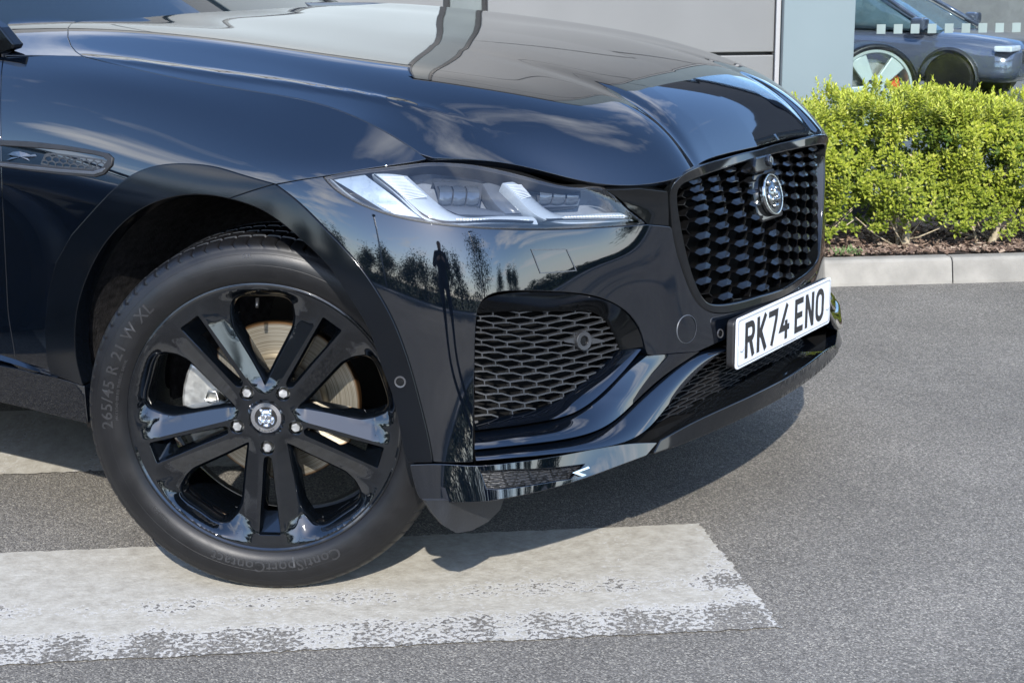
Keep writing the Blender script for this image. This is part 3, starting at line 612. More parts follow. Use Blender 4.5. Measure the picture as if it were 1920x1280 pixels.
SHUT = [(155, 106), (350, 150), (500, 175), (600, 195), (700, 235), (760, 270), (800, 298)]
SEAM = [(800, 299), (760, 306), (680, 318), (605, 331), (560, 338), (517, 346)]
CL_O1 = [(517, 346), (450, 327), (400, 313), (330, 308), (290, 313), (245, 331), (190, 380), (136, 440)]
CL_I1 = [(158, 722), (147, 680), (143, 640), (147, 580), (165, 520), (200, 455), (255, 400), (300, 377), (350, 366), (400, 367), (432, 373)]
CL_O2 = [(517, 346), (560, 379), (614, 432), (668, 490), (704, 540), (729, 583), (750, 630), (776, 709), (792, 770), (805, 825), (812, 866)]
CL_I2 = [(432, 373), (480, 388), (530, 418), (570, 452), (603, 483), (624, 507), (650, 547), (691, 614), (718, 690), (736, 737), (750, 800), (760, 850), (766, 866)]
def pc(L, n=40): return curve(L, n)
def xz_uv(x, z):                                   # (x, z) on the flank -> (u, v)
    p = project(np.array([x, -.955, z])); w_ = N.uv([p])[0]
    for _ in range(8):
        f = N.ev(w_[:1], w_[1:])[0]; e = 1e-4
        J = np.stack([(N.ev(w_[:1]+e, w_[1:])[0]-f)/e, (N.ev(w_[:1], w_[1:]+e)[0]-f)/e], 1)[[0, 2]]
        w_ = w_+np.linalg.solve(J, np.array([x-f[0], z-f[2]]))
    return w_
o1 = uvN(pc(CL_O1, 50)); o1b = np.array([xz_uv(x, z) for x, z in ((-.462, .66), (-.497, .58), (-.515, .50), (-.52, .43), (-.517, .405))])
O1 = np.vstack([o1, o1b]); I1 = uvN(pc(CL_I1, 50)); O2 = uvN(pc(CL_O2, 50)); I2 = uvN(pc(CL_I2, 50))
SILL = uvN([(105, 707), (60, 698), (33, 691)])
DOORL = uvN([(33, 690), (24, 640), (16, 590), (13, 540), (10, 480), (6, 400), (3, 330), (2, 265), (1, 200), (2, 150), (7, 105)])
shut_uv = N.uv(pc(SHUT, 60))
v7 = NKV[-1]
wing_poly = np.vstack([shut_uv, uvN(pc(SEAM, 30))[1:], O1[1:], SILL[1:], curve(DOORL, 40)[1:]])
panel('front_wing', N, wing_poly, PAINT, car, mirror=True)
# arch moulding: rear and front piece
panel('arch_moulding', N, np.vstack([O1, I1]), SATIN, car, d=.004, depth=.04, mirror=True, lip=.002)
panel('arch_moulding', N, np.vstack([O2, I2[::-1]]), SATIN, car, d=.004, depth=.04, mirror=True, lip=.002)
# sill below the wing and door
sill_b = uvN([(165, 795), (51, 766), (0, 754)])
sl_t = np.vstack([I1[:1]*[1, 1]+[0, -.002], SILL])
u_back = NKU[0]+.25
sill = np.vstack([sl_t, [[u_back, SILL[-1, 1]]], [[u_back, sill_b[-1, 1]]], sill_b[::-1]])
panel('sill', N, sill, PAINT, car, step=.04, mirror=True)
# door skin
door = np.vstack([curve(DOORL, 40)[::-1], [[u_back, v7-.01]], [[u_back, DOORL[0, 1]]]])
panel('front_door', N, door, PAINT, car, step=.04, mirror=True)
strip('door_moulding', [(-60, 648), (0, 663), (50, 680), (104, 706)], [(-60, 660), (0, 675), (50, 690), (106, 708)], PAINT, car, -.002, .010, n=30, mseg=4, back=.008)

# bonnet, one panel across the car
HREAR = [(155, 106), (142, 97), (133, 86), (127, 70), (127, 55), (133, 45)]
hr = H.uv(HREAR); hs = H.uv(pc(SHUT, 60)); hlead = [(HKU[-1], v) for v in np.linspace(0.0, .83, 30)]
hfront = H.uv(pc([(800, 298), (860, 298), (900, 301), (980, 313), (1040, 333), (1100, 346), (1180, 353), (1258, 357)], 40))
hcen_v = .83
lead = np.array([(H.uv([q])[0]) for q in pc([(1258, 357), (1262, 336), (1275, 323), (1300, 311), (1350, 297), (1405, 284.5)], 24)])
lead[-1, 1] = hcen_v
rear_u = hr[-1, 0]
hend = np.array([(HKU[-1]-.0015, v) for v in np.linspace(.003, hcen_v, 60)])
hood_poly = np.vstack([hr[::-1], hs[hs[:, 0] < HKU[-1]-.012][1:], hend, [[rear_u-.03, hcen_v]], [[rear_u-.015, .5]], [[rear_u-.005, .25]]])
CHAR = H.uv([(165, 107), (300, 124), (450, 145), (600, 167), (750, 194), (900, 235), (960, 252)])
def hood_relief(UV):
    u, v = UV[:, 0], UV[:, 1]; t = np.clip((u-HKU[2])/(HKU[-1]-HKU[2]), 0, 1)
    vd = .47+.06*t                                   # power-dome valley line
    a = .005*np.exp(-((u-(HKU[6]+.05))/.20)**2)
    w_ = .03
    vc = np.interp(u, CHAR[:, 0], CHAR[:, 1]); ac = np.interp(u, [CHAR[0, 0]-.05, CHAR[0, 0]+.12, CHAR[-1, 0]-.25, CHAR[-1, 0]+.02], [0, .0035, .0035, 0])
    cre = ac*np.exp(-((v-vc)/.014)**2)
    return cre-a*np.exp(-((v-vd)/w_)**2)+.002*np.clip((v-vd)/.12, 0, 1)*np.exp(-((u-HKU[6])/.5)**2)
hp_ = resample(hood_poly, .006)
def half_panel_both(name, S, poly, mt, parent, cen_v=None, cen_u=None, **k):
    """panel crossing the centre plane: build the half without edge on the centre line, mirror and weld"""
    o = panel(name, S, poly, mt, parent, **k)
    me = o.data; bm = bmesh.new(); bm.from_mesh(me)
    geom = bm.verts[:]+bm.edges[:]+bm.faces[:]
    bmesh.ops.bisect_plane(bm, geom=geom, plane_co=(0, 0, 0), plane_no=(0, 1, 0), clear_outer=True)
    for v in bm.verts:
        if abs(v.co.y) < 4e-4: v.co.y = 0
    r_ = bmesh.ops.duplicate(bm, geom=bm.verts[:]+bm.edges[:]+bm.faces[:])
    nv = [g for g in r_['geom'] if isinstance(g, bmesh.types.BMVert)]; nf = [g for g in r_['geom'] if isinstance(g, bmesh.types.BMFace)]
    for v in nv: v.co.y = -v.co.y
    bmesh.ops.reverse_faces(bm, faces=nf)
    bmesh.ops.remove_doubles(bm, verts=[v for v in bm.verts if abs(v.co.y) < 1e-4], dist=2e-4)
    me2 = bpy.data.meshes.new(name); bm.to_mesh(me2); bm.free()
    me2.polygons.foreach_set('use_smooth', [True]*len(me2.polygons)); me2.materials.append(mt)
    me2.set_sharp_from_angle(angle=R(50))
    o.data = me2; bpy.data.meshes.remove(me)
    return o
hp2 = hood_poly.copy(); hp2[np.abs(hp2[:, 1]-hcen_v) < 1e-6, 1] = hcen_v+.03
half_panel_both('bonnet', H, hp2, PAINT, car, dfun=hood_relief, step=.012)
# wing top beside the windscreen base
wt = H.uv([(155, 106), (142, 97), (133, 86), (127, 70), (127, 55), (133, 45), (142, 41), (118, 38), (96, 30), (62, 16), (38, 32), (11, 54), (20, 70), (28, 86), (25, 95), (8, 104), (60, 104), (110, 105)])
panel('wing_top', H, wt, PAINT, car, mirror=True)

# front bumper cover
HL = [(605, 332), (632, 359), (704, 395), (776, 414), (883, 427), (1063, 430), (1212, 421)]
G_O = [(1262, 340), (1259, 362), (1260, 400), (1262, 427), (1270, 470), (1282, 509), (1302, 557), (1316, 574), (1335, 584), (1371, 584), (1420, 570)]
INT_O = [(888, 866), (888, 780), (890, 680), (893, 600), (898, 575), (908, 560), (930, 549), (984, 545), (1050, 547), (1120, 556), (1166, 577), (1190, 600), (1203, 625), (1209, 648), (1213, 664)]
CRE = [(1213, 664), (1270, 671), (1315, 656), (1340, 645), (1367, 632)]
go = uvN(pc(G_O, 60)); vbot = uvN([(1468, 550)])[0, 1]
hl_lo = uvN(pc(HL, 40))
cre = uvN(pc(CRE, 24))
def round_corner(P, r_): return P
bump = np.vstack([O2[::-1], uvN(pc(SEAM, 30))[::-1][1:9][:0], uvN(pc([(517, 346), (560, 338), (605, 331)], 10))[1:], hl_lo[1:], uvN([(1256, 425)]), go[go[:, 1] < uvN([(1262, 428)])[0, 1]],
                  [[UC+.02, vbot-.006]], [[UC+.02, cre[-1, 1]-.02]], cre[::-1], uvN(pc(INT_O, 60))[::-1]])
def bump_relief(UV):
    # soft flare lip over the intake and a rolled shoulder under the lamp
    return np.zeros(len(UV))
half_panel_both('bumper_cover', N, bump, PAINT, car, depth=.045, step=.014)

# intake surround, blades and mesh
M_O = [(893, 588), (940, 584), (1000, 583), (1060, 583), (1115, 586), (1140, 604), (1156, 632), (1165, 656)]
S_O = [(897, 572), (912, 561), (984, 548), (1060, 549), (1120, 559), (1166, 580), (1200, 626), (1206, 650)]
strip('intake_surround', S_O, M_O, GLOSS, car, -.006, -.045, mirror=True, back=.01)
A_T = [(889, 792), (930, 783), (980, 774), (1040, 755), (1090, 722), (1130, 690), (1166, 655)]
A_B = [(890, 806), (1000, 792), (1080, 771), (1130, 735), (1170, 694), (1206, 650)]
B_T = [(890, 811), (1000, 797), (1080, 777), (1135, 740), (1176, 698), (1213, 667)]
B_B = [(890, 842), (1010, 829), (1130, 801), (1190, 753), (1245, 704), (1312, 659)]
C_T = [(890, 847), (1010, 834), (1130, 806), (1192, 758), (1247, 709), (1312, 664), (1362, 653)]
C_B = [(893, 863), (1050, 849), (1170, 828), (1213, 804), (1250, 762), (1290, 716), (1340, 670), (1364, 656)]
strip('intake_blade', A_T, A_B, PAINT, car, [-.05, -.05, -.045], [-.018, -.02, -.012], mirror=True, bulge=.004)
strip('intake_blade', B_T, B_B, PAINT, car, [-.03, -.03, -.012, -.002], [.006, .006, .004, .001], mirror=True, bulge=.006)
strip('intake_blade', C_T, C_B, PAINT, car, [-.006, -.006, -.006, -.004], [.014, .016, .012, .002], mirror=True, bulge=.005)
# lower valance under the blades
LIP = [(1222, 850), (1160, 873), (1100, 895), (1020, 919), (945, 935), (900, 941), (850, 942), (810, 941), (790, 936), (776, 905), (768, 870)]
val_t = [(768, 870), (830, 869), (889, 872), (960, 866), (1050, 853), (1170, 832), (1233, 829)]
VENT = [(902, 884), (960, 880), (1040, 877), (1096, 870), (1078, 888), (1070, 897), (1000, 908), (930, 916), (913, 915)]
val = np.vstack([uvN(pc(val_t, 40)), uvN(pc(LIP, 50))[1:-1]])
panel('lower_valance', N, val, PAINT, car, d=.001, depth=.05, mirror=True, holes=[uvN(VENT)])
panel('valance_insert', N, uvN(VENT), MESHP, car, d=-.010, depth=.004, gap=-.002, mirror=True,
      dfun=lambda UV: .003*np.sin(UV[:, 1]*900+np.sin(UV[:, 0]*110)*1.2), step=.0022, bstep=.004)
mb = MB()
for L in ([(1073, 886), (1103, 874), (1106, 877), (1082, 886)], [(1073, 886), (1082, 884), (1100, 890), (1092, 893)]):
    P = N.pt(L, .010); nn = N.nrm(*N.uv(L, .01).T); b_ = P-nn*.012; V = list(P)+list(b_)
    mb.add(V, [(0, 1, 2, 3), (7, 6, 5, 4)]+[(i, i+4, (i+1) % 4+4, (i+1) % 4) for i in range(4)])
mb.build('valance_trim_clip', CHROME, car)

# splitter across the nose
vt = uvN(pc([(1236, 826), (1290, 796), (1340, 772), (1400, 745), (1425, 733)], 20)); vb_ = uvN(pc([(1224, 850), (1305, 820), (1405, 775), (1440, 757)], 20))
spl = np.vstack([vb_[:-1], [[UC+.03, vb_[-1, 1]]], [[UC+.03, vt[-1, 1]]], vt[::-1]])
half_panel_both('splitter', N, spl, GLOSS, car, d=.004, depth=.06, lip=.003)
# black shelf behind the splitter and lower grille
def sheet(name, uv_a, da, uv_b, db, mt, n_=30, both=True):
    a = N.ev(uv_a[:, 0], uv_a[:, 1], da); b = N.ev(uv_b[:, 0], uv_b[:, 1], db); V = np.stack([a, b], 1).reshape(-1, 3); F = grid_faces(len(a), 2)
    if both:
        n = len(V); V = np.vstack([V, V*[1, -1, 1]]); F = F+[tuple(n+i for i in f[::-1]) for f in F]
    return mesh(name, V, F, mt, car)
ul = np.linspace(uvN([(1240, 822)])[0, 0], UC, 24); vl = np.interp(ul, np.r_[vt[:, 0], UC], np.r_[vt[:, 1], vt[-1, 1]])
sheet('splitter_shelf', np.c_[ul, vl], -.002, np.c_[ul, vl+.008], -.10, GLOSS)
# lower grille mesh + back wall
def hex_net(name, S, poly, pu, pv, d, wire, dep, mt, parent, both=False, slope=0.0, cutset=None):
    """hexagonal net of flat bars inside polygon poly (u,v)"""
    lo, hi = np.min(poly, 0), np.max(poly, 0); mb_ = MB(); seg = set()
    nu_ = int((hi[0]-lo[0])/pu)+3; nv_ = int((hi[1]-lo[1])/pv)+3; segs = []
    f_ = .36
    for j in range(-1, nv_):
        for i in range(-1, nu_):
            x0 = lo[0]+(i+.5*(j % 2))*pu; y0 = lo[1]+j*pv
            a = (x0-f_*pu*.5, y0-pv*.08); b = (x0+f_*pu*.5, y0+pv*.08)
            # a cell edge run: flat part, then diagonals to the next row
            segs += [((x0-.5*pu, y0-pv*.20), (x0-.14*pu, y0+pv*.06)), ((x0-.14*pu, y0+pv*.06), (x0+.14*pu, y0+pv*.14)), ((x0+.14*pu, y0+pv*.14), (x0+.5*pu, y0-pv*.20)),
                     ((x0, y0+pv*.10), (x0, y0+pv*.80))]
    for (a, b) in segs:
        pa, pb = np.array(a), np.array(b); k = 3; t = np.linspace(0, 1, k)[:, None]; Q = pa*(1-t)+pb*t
        if not in_poly(Q, poly).all():
            t = np.linspace(0, 1, 9)[:, None]; Q9 = pa*(1-t)+pb*t; ok = in_poly(Q9, poly)
            if ok.sum() < 3: continue
            Q = Q9[ok][[0, ok.sum()//2, -1]]
        tn = Q[-1]-Q[0]; tn /= np.linalg.norm(tn)+1e-12; nn = np.array([-tn[1], tn[0]])*wire*.5
        f1 = S.ev(Q[:, 0]+nn[0], Q[:, 1]+nn[1], d); f2 = S.ev(Q[:, 0]-nn[0], Q[:, 1]-nn[1], d)
        g1 = S.ev(Q[:, 0]+nn[0]*1.25, Q[:, 1]+nn[1]*1.25, d-dep); g2 = S.ev(Q[:, 0]-nn[0]*1.25, Q[:, 1]-nn[1]*1.25, d-dep)
        V = np.stack([g1, f1, f2, g2], 1).reshape(-1, 3); mb_.add(V, grid_faces(3, 4, flip=True))
    V = np.array(mb_.V); F = mb_.F
    if both: n = len(V); V = np.vstack([V, V*[1, -1, 1]]); F = F+[tuple(n+i for i in f[::-1]) for f in F]
    return mesh(name, V, F, mt, parent, smooth=False)
int_poly = np.vstack([N.uv(pc(M_O, 20), -.047), N.uv(pc(A_T, 20), -.047)[::-1], N.uv([(888, 790), (889, 700), (892, 590)], -.047)])
hex_net('intake_mesh', N, int_poly, .068, .0145, -.050, .0030, .012, MESHP, car)
hn = bpy.data.objects['intake_mesh'].data; me2 = hn.copy()
for v in me2.vertices: v.co.y = -v.co.y
me2.flip_normals(); link('intake_mesh', me2, None, car)
low_poly = np.vstack([uvN(pc([(1246, 811), (1290, 740), (1330, 690), (1362, 660)], 20), -.02), [[UC, cre[-1, 1]-.012]], [[UC, vt[-1, 1]+.02]]])
hex_net('lower_grille_mesh', N, low_poly, .05, .0115, -.06, .0025, .012, DARK, car, both=True)
# dark inner structure behind every opening
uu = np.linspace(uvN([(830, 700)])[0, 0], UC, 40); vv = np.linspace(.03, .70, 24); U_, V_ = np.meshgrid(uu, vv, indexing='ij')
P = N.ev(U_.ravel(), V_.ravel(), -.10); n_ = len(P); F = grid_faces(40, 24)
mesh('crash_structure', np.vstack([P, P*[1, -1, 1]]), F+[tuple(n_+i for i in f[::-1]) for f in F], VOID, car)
# parking-aid radar disc in the intake, sensors and tow-eye covers
def disc_on(name, px, rad, mt, d=0.003, ring=False, thick=.006, rin=.6, S=None, n=28):
    S = S or N; w_ = S.uv([px], d)[0]; c = S.ev(w_[:1], w_[1:], d)[0]; nn = S.nrm(w_[:1], w_[1:])[0]
    a = np.cross([0, 0, 1.], nn); a /= np.linalg.norm(a); b = np.cross(nn, a); fr = lambda x, y, h: c+a*x+b*y+nn*h
    mb_ = MB()
    prof = [(rad*rin, -.004), (rad*rin, 0), (rad*.95, .0006), (rad, -.0006), (rad, -thick)] if ring else [(0.0001, .0006), (rad*.9, .0004), (rad, -.0006), (rad, -thick)]
    mb_.lathe(prof[::-1], n, fr)
    return mb_.build(name, mt, car, sharp=35)
disc_on('intake_sensor', (1096, 639), .019, MESHP, d=-.040, ring=True, thick=.02, rin=.55); disc_on('sensor_face', (1096, 639), .011, GLOSS, d=-.045)
mb = MB()
for sgn in (-1, 1):
    L = [(1096+sgn*14, 633), (1096+sgn*14, 645), (1096+sgn*38, 641), (1096+sgn*38, 638)]
    P = N.pt(L, -.046); mb.add(P, [(0, 1, 2, 3), (3, 2, 1, 0)])
mb.build('sensor_bracket', MESHP, car)
for px, r_ in (((750, 716), .0115), ((1351, 625), .010)):
    disc_on('parking_sensor', px, r_, mat('sensor rim', (.05, .05, .052), rough=.3, noise=(50, .2)), d=.005 if px[0] < 800 else .001, ring=True, rin=.72); disc_on('sensor_face', px, r_*.72, GLOSS, d=.004 if px[0] < 800 else .0)
SEAMD = mat('shut line', (.05, .055, .06), rough=.4, noise=(50, .2))
disc_on('tow_eye_cover', (1288, 617), .030, SEAMD, d=.0006, ring=True, rin=.955, thick=.003)
# headlamp washer flap (parallelogram line)
W = [(996, 468), (1062, 467), (1080, 507), (1013, 512)]
wu = resample(inset_poly(uvN(W), -.001), .004); 
a = N.ev(wu[:, 0], wu[:, 1], .0012); wi = inset_poly(wu, .0022); b = N.ev(wi[:, 0], wi[:, 1], .0012); V = np.stack([a, b], 1).reshape(-1, 3)
mesh('washer_flap', V, grid_faces(len(a), 2, closed_u=True, flip=False), SEAMD, car)
# ------------------------------------------------------------------ grille
gl = uvN(pc([(1265, 344)]+G_O[1:], 60)); v_top = uvN([(1262, 340)])[0, 1]
GI = [(1292, 336), (1276, 345), (1268, 360), (1268, 385), (1278, 444), (1294, 509), (1314, 556), (1326, 569), (1345, 573), (1387, 567), (1425, 556)]
gi = uvN(pc(GI, 60)); GOt = uvN(pc([(1430, 281), (1390, 290), (1345, 303), (1304, 316), (1279, 329), (1265, 344)], 20)); GIt = uvN(pc([(1430, 292), (1390, 303), (1343, 318), (1310, 329), (1292, 336)], 16))
def full(loop_half):                              # half loop top-centre -> left -> bottom-centre, closed by its mirror
    h_ = loop_half[loop_half[:, 0] < UC-.004]
    return np.vstack([h_, mir(h_)])
outer = full(np.vstack([GOt, gl[1:]])); inner = full(np.vstack([GIt, gi[1:]]))
panel('grille_frame', N, outer, GLOSS, car, d=.003, depth=.05, holes=[inner], step=.02, gap=.001, lip=.004)
# lattice: moulded fins in the (y, z) grid of the nose, with a raised stud at each crossing
PU, PV = .150, .036
lo_, hi_ = inner.min(0), inner.max(0)
def gp(u, v, d): return N.ev(np.atleast_1d(u), np.atleast_1d(v), d)
inn = inset_poly(resample(inner, .01), .004)
mb = MB(); studs = []
for j in range(-1, int((hi_[1]-lo_[1])/(PV/2))+2):
    for i in range(-4, 5):
        u0 = UC+(i+.5*(j % 2))*PU; v0 = lo_[1]+.006+j*PV/2
        for (a, b) in (((u0-.030, v0+.002), (u0+.030, v0-.002)), ((u0+.030, v0-.002), (u0+PU/2-.030, v0+PV/2+.002)), ((u0+.030, v0-.002), (u0+PU/2-.030, v0-PV/2+.002))):
            a, b = np.array(a), np.array(b); t = np.linspace(0, 1, 7)[:, None]; Q = a*(1-t)+b*t; ok = in_poly(Q, inn)
            if ok.sum() < 2: continue
            Q = Q[ok][[0, -1]]; tn = Q[1]-Q[0]; nn = np.array([-tn[1], tn[0]])/np.linalg.norm(tn)*.0013
            V = np.concatenate([gp(Q[:, 0]+nn[0]*1.6, Q[:, 1]+nn[1]*1.6, -.042), gp(Q[:, 0]+nn[0]*.6, Q[:, 1]+nn[1]*.6, -.017), gp(Q[:, 0]-nn[0]*.6, Q[:, 1]-nn[1]*.6, -.017), gp(Q[:, 0]-nn[0]*1.6, Q[:, 1]-nn[1]*1.6, -.042)])
            mb.add(V, [(0, 1, 3, 2), (2, 3, 5, 4), (4, 5, 7, 6)])
        if in_poly(np.array([[u0-.026, v0], [u0+.026, v0]]), inn).all(): studs.append((u0, v0))
GRILL = mat('grille gloss black', (.004, .004, .0042), rough=.16, spec=.28, noise=(8, .2, .05))
mb.build('grille_lattice', GRILL, car)
# one stud: a leaf-shaped chip whose upper facet leans back
sv = [(-.029, .001, -.003), (-.016, .0062, -.005), (.016, .0062, -.005), (.029, -.001, -.003), (.016, -.0062, .002), (-.016, -.0062, .002), (0, -.0045, .0022),
      (-.026, 0, -.03), (.026, 0, -.03), (0, .006, -.03), (0, -.006, -.03)]
sf = [(0, 6, 1), (1, 6, 2), (2, 6, 3), (3, 6, 4), (4, 6, 5), (5, 6, 0), (0, 1, 9, 7), (1, 2, 9), (2, 3, 8, 9), (3, 4, 10, 8), (4, 5, 10), (5, 0, 7, 10)]
sme = bpy.data.meshes.new('grille_stud'); sme.from_pydata(sv, [], [f[::-1] for f in sf]); sme.materials.append(GRILL)
emb_c = at(1455, 363, y=0.0)
for (u0, v0) in studs:
    c = gp(u0, v0, -.004)[0]; n_ = N.nrm(u0, v0)[0]
    if abs(c[1]) < .06 and abs(c[2]-emb_c[2]) < .062: continue
    a = np.array([0, 1.0, 0])-n_*n_[1]; a /= np.linalg.norm(a); b = np.cross(n_, a)
    if b[2] < 0: b = -b
    o = bpy.data.objects.new('grille_stud', sme); COL.objects.link(o); o.parent = car
    M = Matrix.Identity(4); nn = np.cross(a, b)
    for k in range(3): M[k][0] = a[k]; M[k][1] = b[k]; M[k][2] = nn[k]; M[k][3] = c[k]
    o.matrix_local = M
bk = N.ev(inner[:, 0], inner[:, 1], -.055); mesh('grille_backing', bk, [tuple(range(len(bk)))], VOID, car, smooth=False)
# badge panel, badge and camera pod
BN = N.nrm(UC, uvN([(1455, 363)], .0)[0, 1])[0]; BN[1] = 0; BN /= np.linalg.norm(BN)
bc = emb_c-BN*.006; ba = np.array([0, 1.0, 0]); bb = np.cross(BN, ba); fb = lambda x, y, h: bc+ba*x+bb*y*1.0+BN*h
if bb[2] < 0: bb = -bb
mb = MB(); mb.prism([(-.075, -.035), (-.055, -.055), (.055, -.055), (.075, -.035), (.075, .035), (.055, .055), (-.055, .055), (-.075, .035)], -.034, -.012, fb)
bevel(mb.build('badge_mount', GLOSS, car), .006)
mb = MB(); mb.lathe([(.0475, -.010), (.0475, -.002), (.0460, .0010), (.0440, .0016), (.0418, .0010), (.0410, -.002)], 48, fb); ring = mb.build('badge', mat('badge chrome', (.40, .41, .40), rough=.14, metal=1.0, noise=(60, .1, .05)), car, sharp=40)
mb = MB(); mb.lathe([(.0415, -.002), (.02, -.0008), (.0001, -.0006)], 36, fb); mb.build('badge_field', mat('badge field', (.03, .032, .033), rough=.25, metal=.6, noise=(200, .5)), ring, smooth=True)
def blob(mb_, fr, x, y, rx, ry, hz, h0=0.0, n=10, m_=4, rot=0.0):
    V = []; F = []; ca, sa = math.cos(rot), math.sin(rot)
    for j in range(m_):
        t = j/(m_-1)*math.pi/2
        for i in range(n):
            q = 2*math.pi*i/n; X = rx*math.cos(q)*math.cos(t); Y = ry*math.sin(q)*math.cos(t)
            V.append(fr(x+X*ca-Y*sa, y+X*sa+Y*ca, h0+hz*math.sin(t)))
    mb_.add(V, grid_faces(m_, n)+[((j)*n+n-1, j*n, (j+1)*n, (j+1)*n+n-1)[::-1] for j in range(m_-1)])
def cat_face(fr, s=1.0):
    """relief of a snarling cat head, seen from the front"""
    mb_ = MB()
    for (x, y, rx, ry, hz, rt) in ((0, .006, .019, .020, .006, 0), (-.014, .023, .006, .007, .006, .4), (.014, .023, .006, .007, .006, -.4), (-.010, .010, .007, .005, .010, .35), (.010, .010, .007, .005, .010, -.35),
                                   (0, .002, .006, .014, .012, 0), (-.009, -.010, .009, .006, .011, -.25), (.009, -.010, .009, .006, .011, .25), (0, -.022, .011, .006, .009, 0), (-.019, -.008, .006, .013, .006, .2), (.019, -.008, .006, .013, .006, -.2), (0, -.006, .005, .004, .014, 0)):
        blob(mb_, fr, x*s, y*s, rx*s, ry*s, hz*s*.8, 0, rot=rt)
    return mb_
cat_face(fb, 1.15).build('badge_relief', mat('badge relief metal', (.30, .31, .30), rough=.22, metal=1.0, noise=(90, .3, .1)), ring, smooth=True)
mb = MB()
for k in range(22):
    a = math.pi*(-.15+1.3*k/21); mb.box((-.0008, .0445, .002), (.0008, .0475, .0042), None) if False else mb.prism([(math.cos(a+s_*.012)*r_, math.sin(a+s_*.012)*r_) for s_, r_ in ((-1, .0425), (1, .0425), (1, .0448), (-1, .0448))], .0008, .0022, fb)
mb.build('badge_lettering', mat('badge lettering', (.05, .05, .05), rough=.4, noise=(90, .2)), ring)['kind'] = 'stuff'
pc_ = at(1440, 302, y=-.015)-BN*0; fp = lambda x, y, h: pc_+ba*x+bb*y+BN*h
mb = MB(); mb.prism([(-.055, -.02), (.03, -.02), (.036, -.008), (.032, .014), (-.045, .014), (-.06, -.004)], -.05, -.006, fp); pod = bevel(mb.build('camera_pod', GLOSS, car), .004)
fq = lambda x, y, h: pc_+ba*(x+.018)+bb*y+BN*h
mb = MB(); mb.lathe([(.013, -.008), (.013, -.002), (.011, 0), (.008, -.001), (.0001, .001)], 20, fq); mb.build('camera_lens', mat('lens glass black', (.01, .012, .016), rough=.03, spec=.8, noise=(9, .1)), pod, sharp=40)

# ------------------------------------------------------------------ number plate
PX, PZ = .8025, .4905
fpl = lambda x, y, h: np.array([PX+h, x, PZ+y])                     # x runs to the car's left
def rrect(w_, h_, r_, n=5):
    P = []
    for cx, cy, a0 in ((w_-r_, h_-r_, 0), (-w_+r_, h_-r_, 90), (-w_+r_, -h_+r_, 180), (w_-r_, -h_+r_, 270)):
        for i in range(n+1): a = R(a0+90*i/n); P.append((cx+r_*math.cos(a), cy+r_*math.sin(a)))
    return P
mb = MB(); mb.prism(rrect(.266, .052, .012), -.022, -.0045, fpl)
bracket = bevel(mb.build('plate_bracket', DARK, car), .003)
mb = MB(); mb.prism(rrect(.26, .0555, .009), -.0040, 0, fpl)
PW = mat('plate white', (.60, .62, .64), rough=.16, spec=.55, noise=(30, .03, .03))
plate = bevel(mb.build('number_plate', PW, car), .0012)
BLK = mat('plate lettering black', (.012, .012, .012), rough=.35, noise=(60, .2))
def stroke(mb_, pts, w_, fr, d0, d1, closed=False):
    """thick polyline with mitred corners"""
    P = [np.array(p, float) for p in pts]; n = len(P); Lh = []; Rh = []
    for i in range(n):
        a = P[i-1] if (i > 0 or closed) else None; b = P[(i+1) % n] if (i < n-1 or closed) else None
        d1_ = None if a is None else (P[i]-a)/np.linalg.norm(P[i]-a); d2_ = None if b is None else (b-P[i])/np.linalg.norm(b-P[i])
        if d1_ is None: d1_ = d2_
        if d2_ is None: d2_ = d1_
        n1 = np.array([-d1_[1], d1_[0]]); n2 = np.array([-d2_[1], d2_[0]]); mm = n1+n2; mm /= np.linalg.norm(mm); s_ = w_/2/max(.35, mm@n1)
        Lh.append(P[i]+mm*s_); Rh.append(P[i]-mm*s_)
    k = n if closed else n-1
    for i in range(k):
        j = (i+1) % n; mb_.prism([tuple(Rh[i]), tuple(Rh[j]), tuple(Lh[j]), tuple(Lh[i])], d0, d1, fr)
def arcp(cx, cy, rx, ry, a0, a1, n=8): return [(cx+rx*math.cos(R(a0+(a1-a0)*i/n)), cy+ry*math.sin(R(a0+(a1-a0)*i/n))) for i in range(n+1)]
def glyph(ch):
    W_, H_ = .036, .065                                               # centre-line box (50 x 79 mm characters, 14 mm strokes)
    t, b, l, r_ = H_/2, -H_/2, -W_/2, W_/2
    if ch == 'R': return [[(l, b-.007), (l, t)], [(l-.007, t), (r_-.012, t)]+arcp(r_-.012, t-.016, .012, .016, 90, -90)[1:]+[(l, t-.032)], [(r_-.016, t-.034), (r_, b-.007)]]
    if ch == 'K': return [[(l, b-.007), (l, t+.007)], [(r_+.002, t+.007), (l+.004, -.004)], [(l+.012, .004), (r_+.003, b-.007)]]
    if ch == '7': return [[(l-.007, t), (r_, t), (r_-.003, t-.016), (l+.010, b-.007)]]
    if ch == '4': return [[(r_-.004, t+.007), (l-.001, b+.019), (r_+.010, b+.019)], [(r_-.008, b+.036), (r_-.008, b-.007)]]
    if ch == 'E': return [[(r_+.005, t), (l, t), (l, b), (r_+.005, b)], [(l, 0), (r_, 0)]]
    if ch == 'N': return [[(l, b-.007), (l, t+.007)], [(l, t+.004), (r_, b-.004)], [(r_, b-.007), (r_, t+.007)]]
    if ch == 'O': return [arcp(0, t-.018, .018, .018, 0, 180)+arcp(0, b+.018, .018, .018, 180, 360)]
cx = -.194
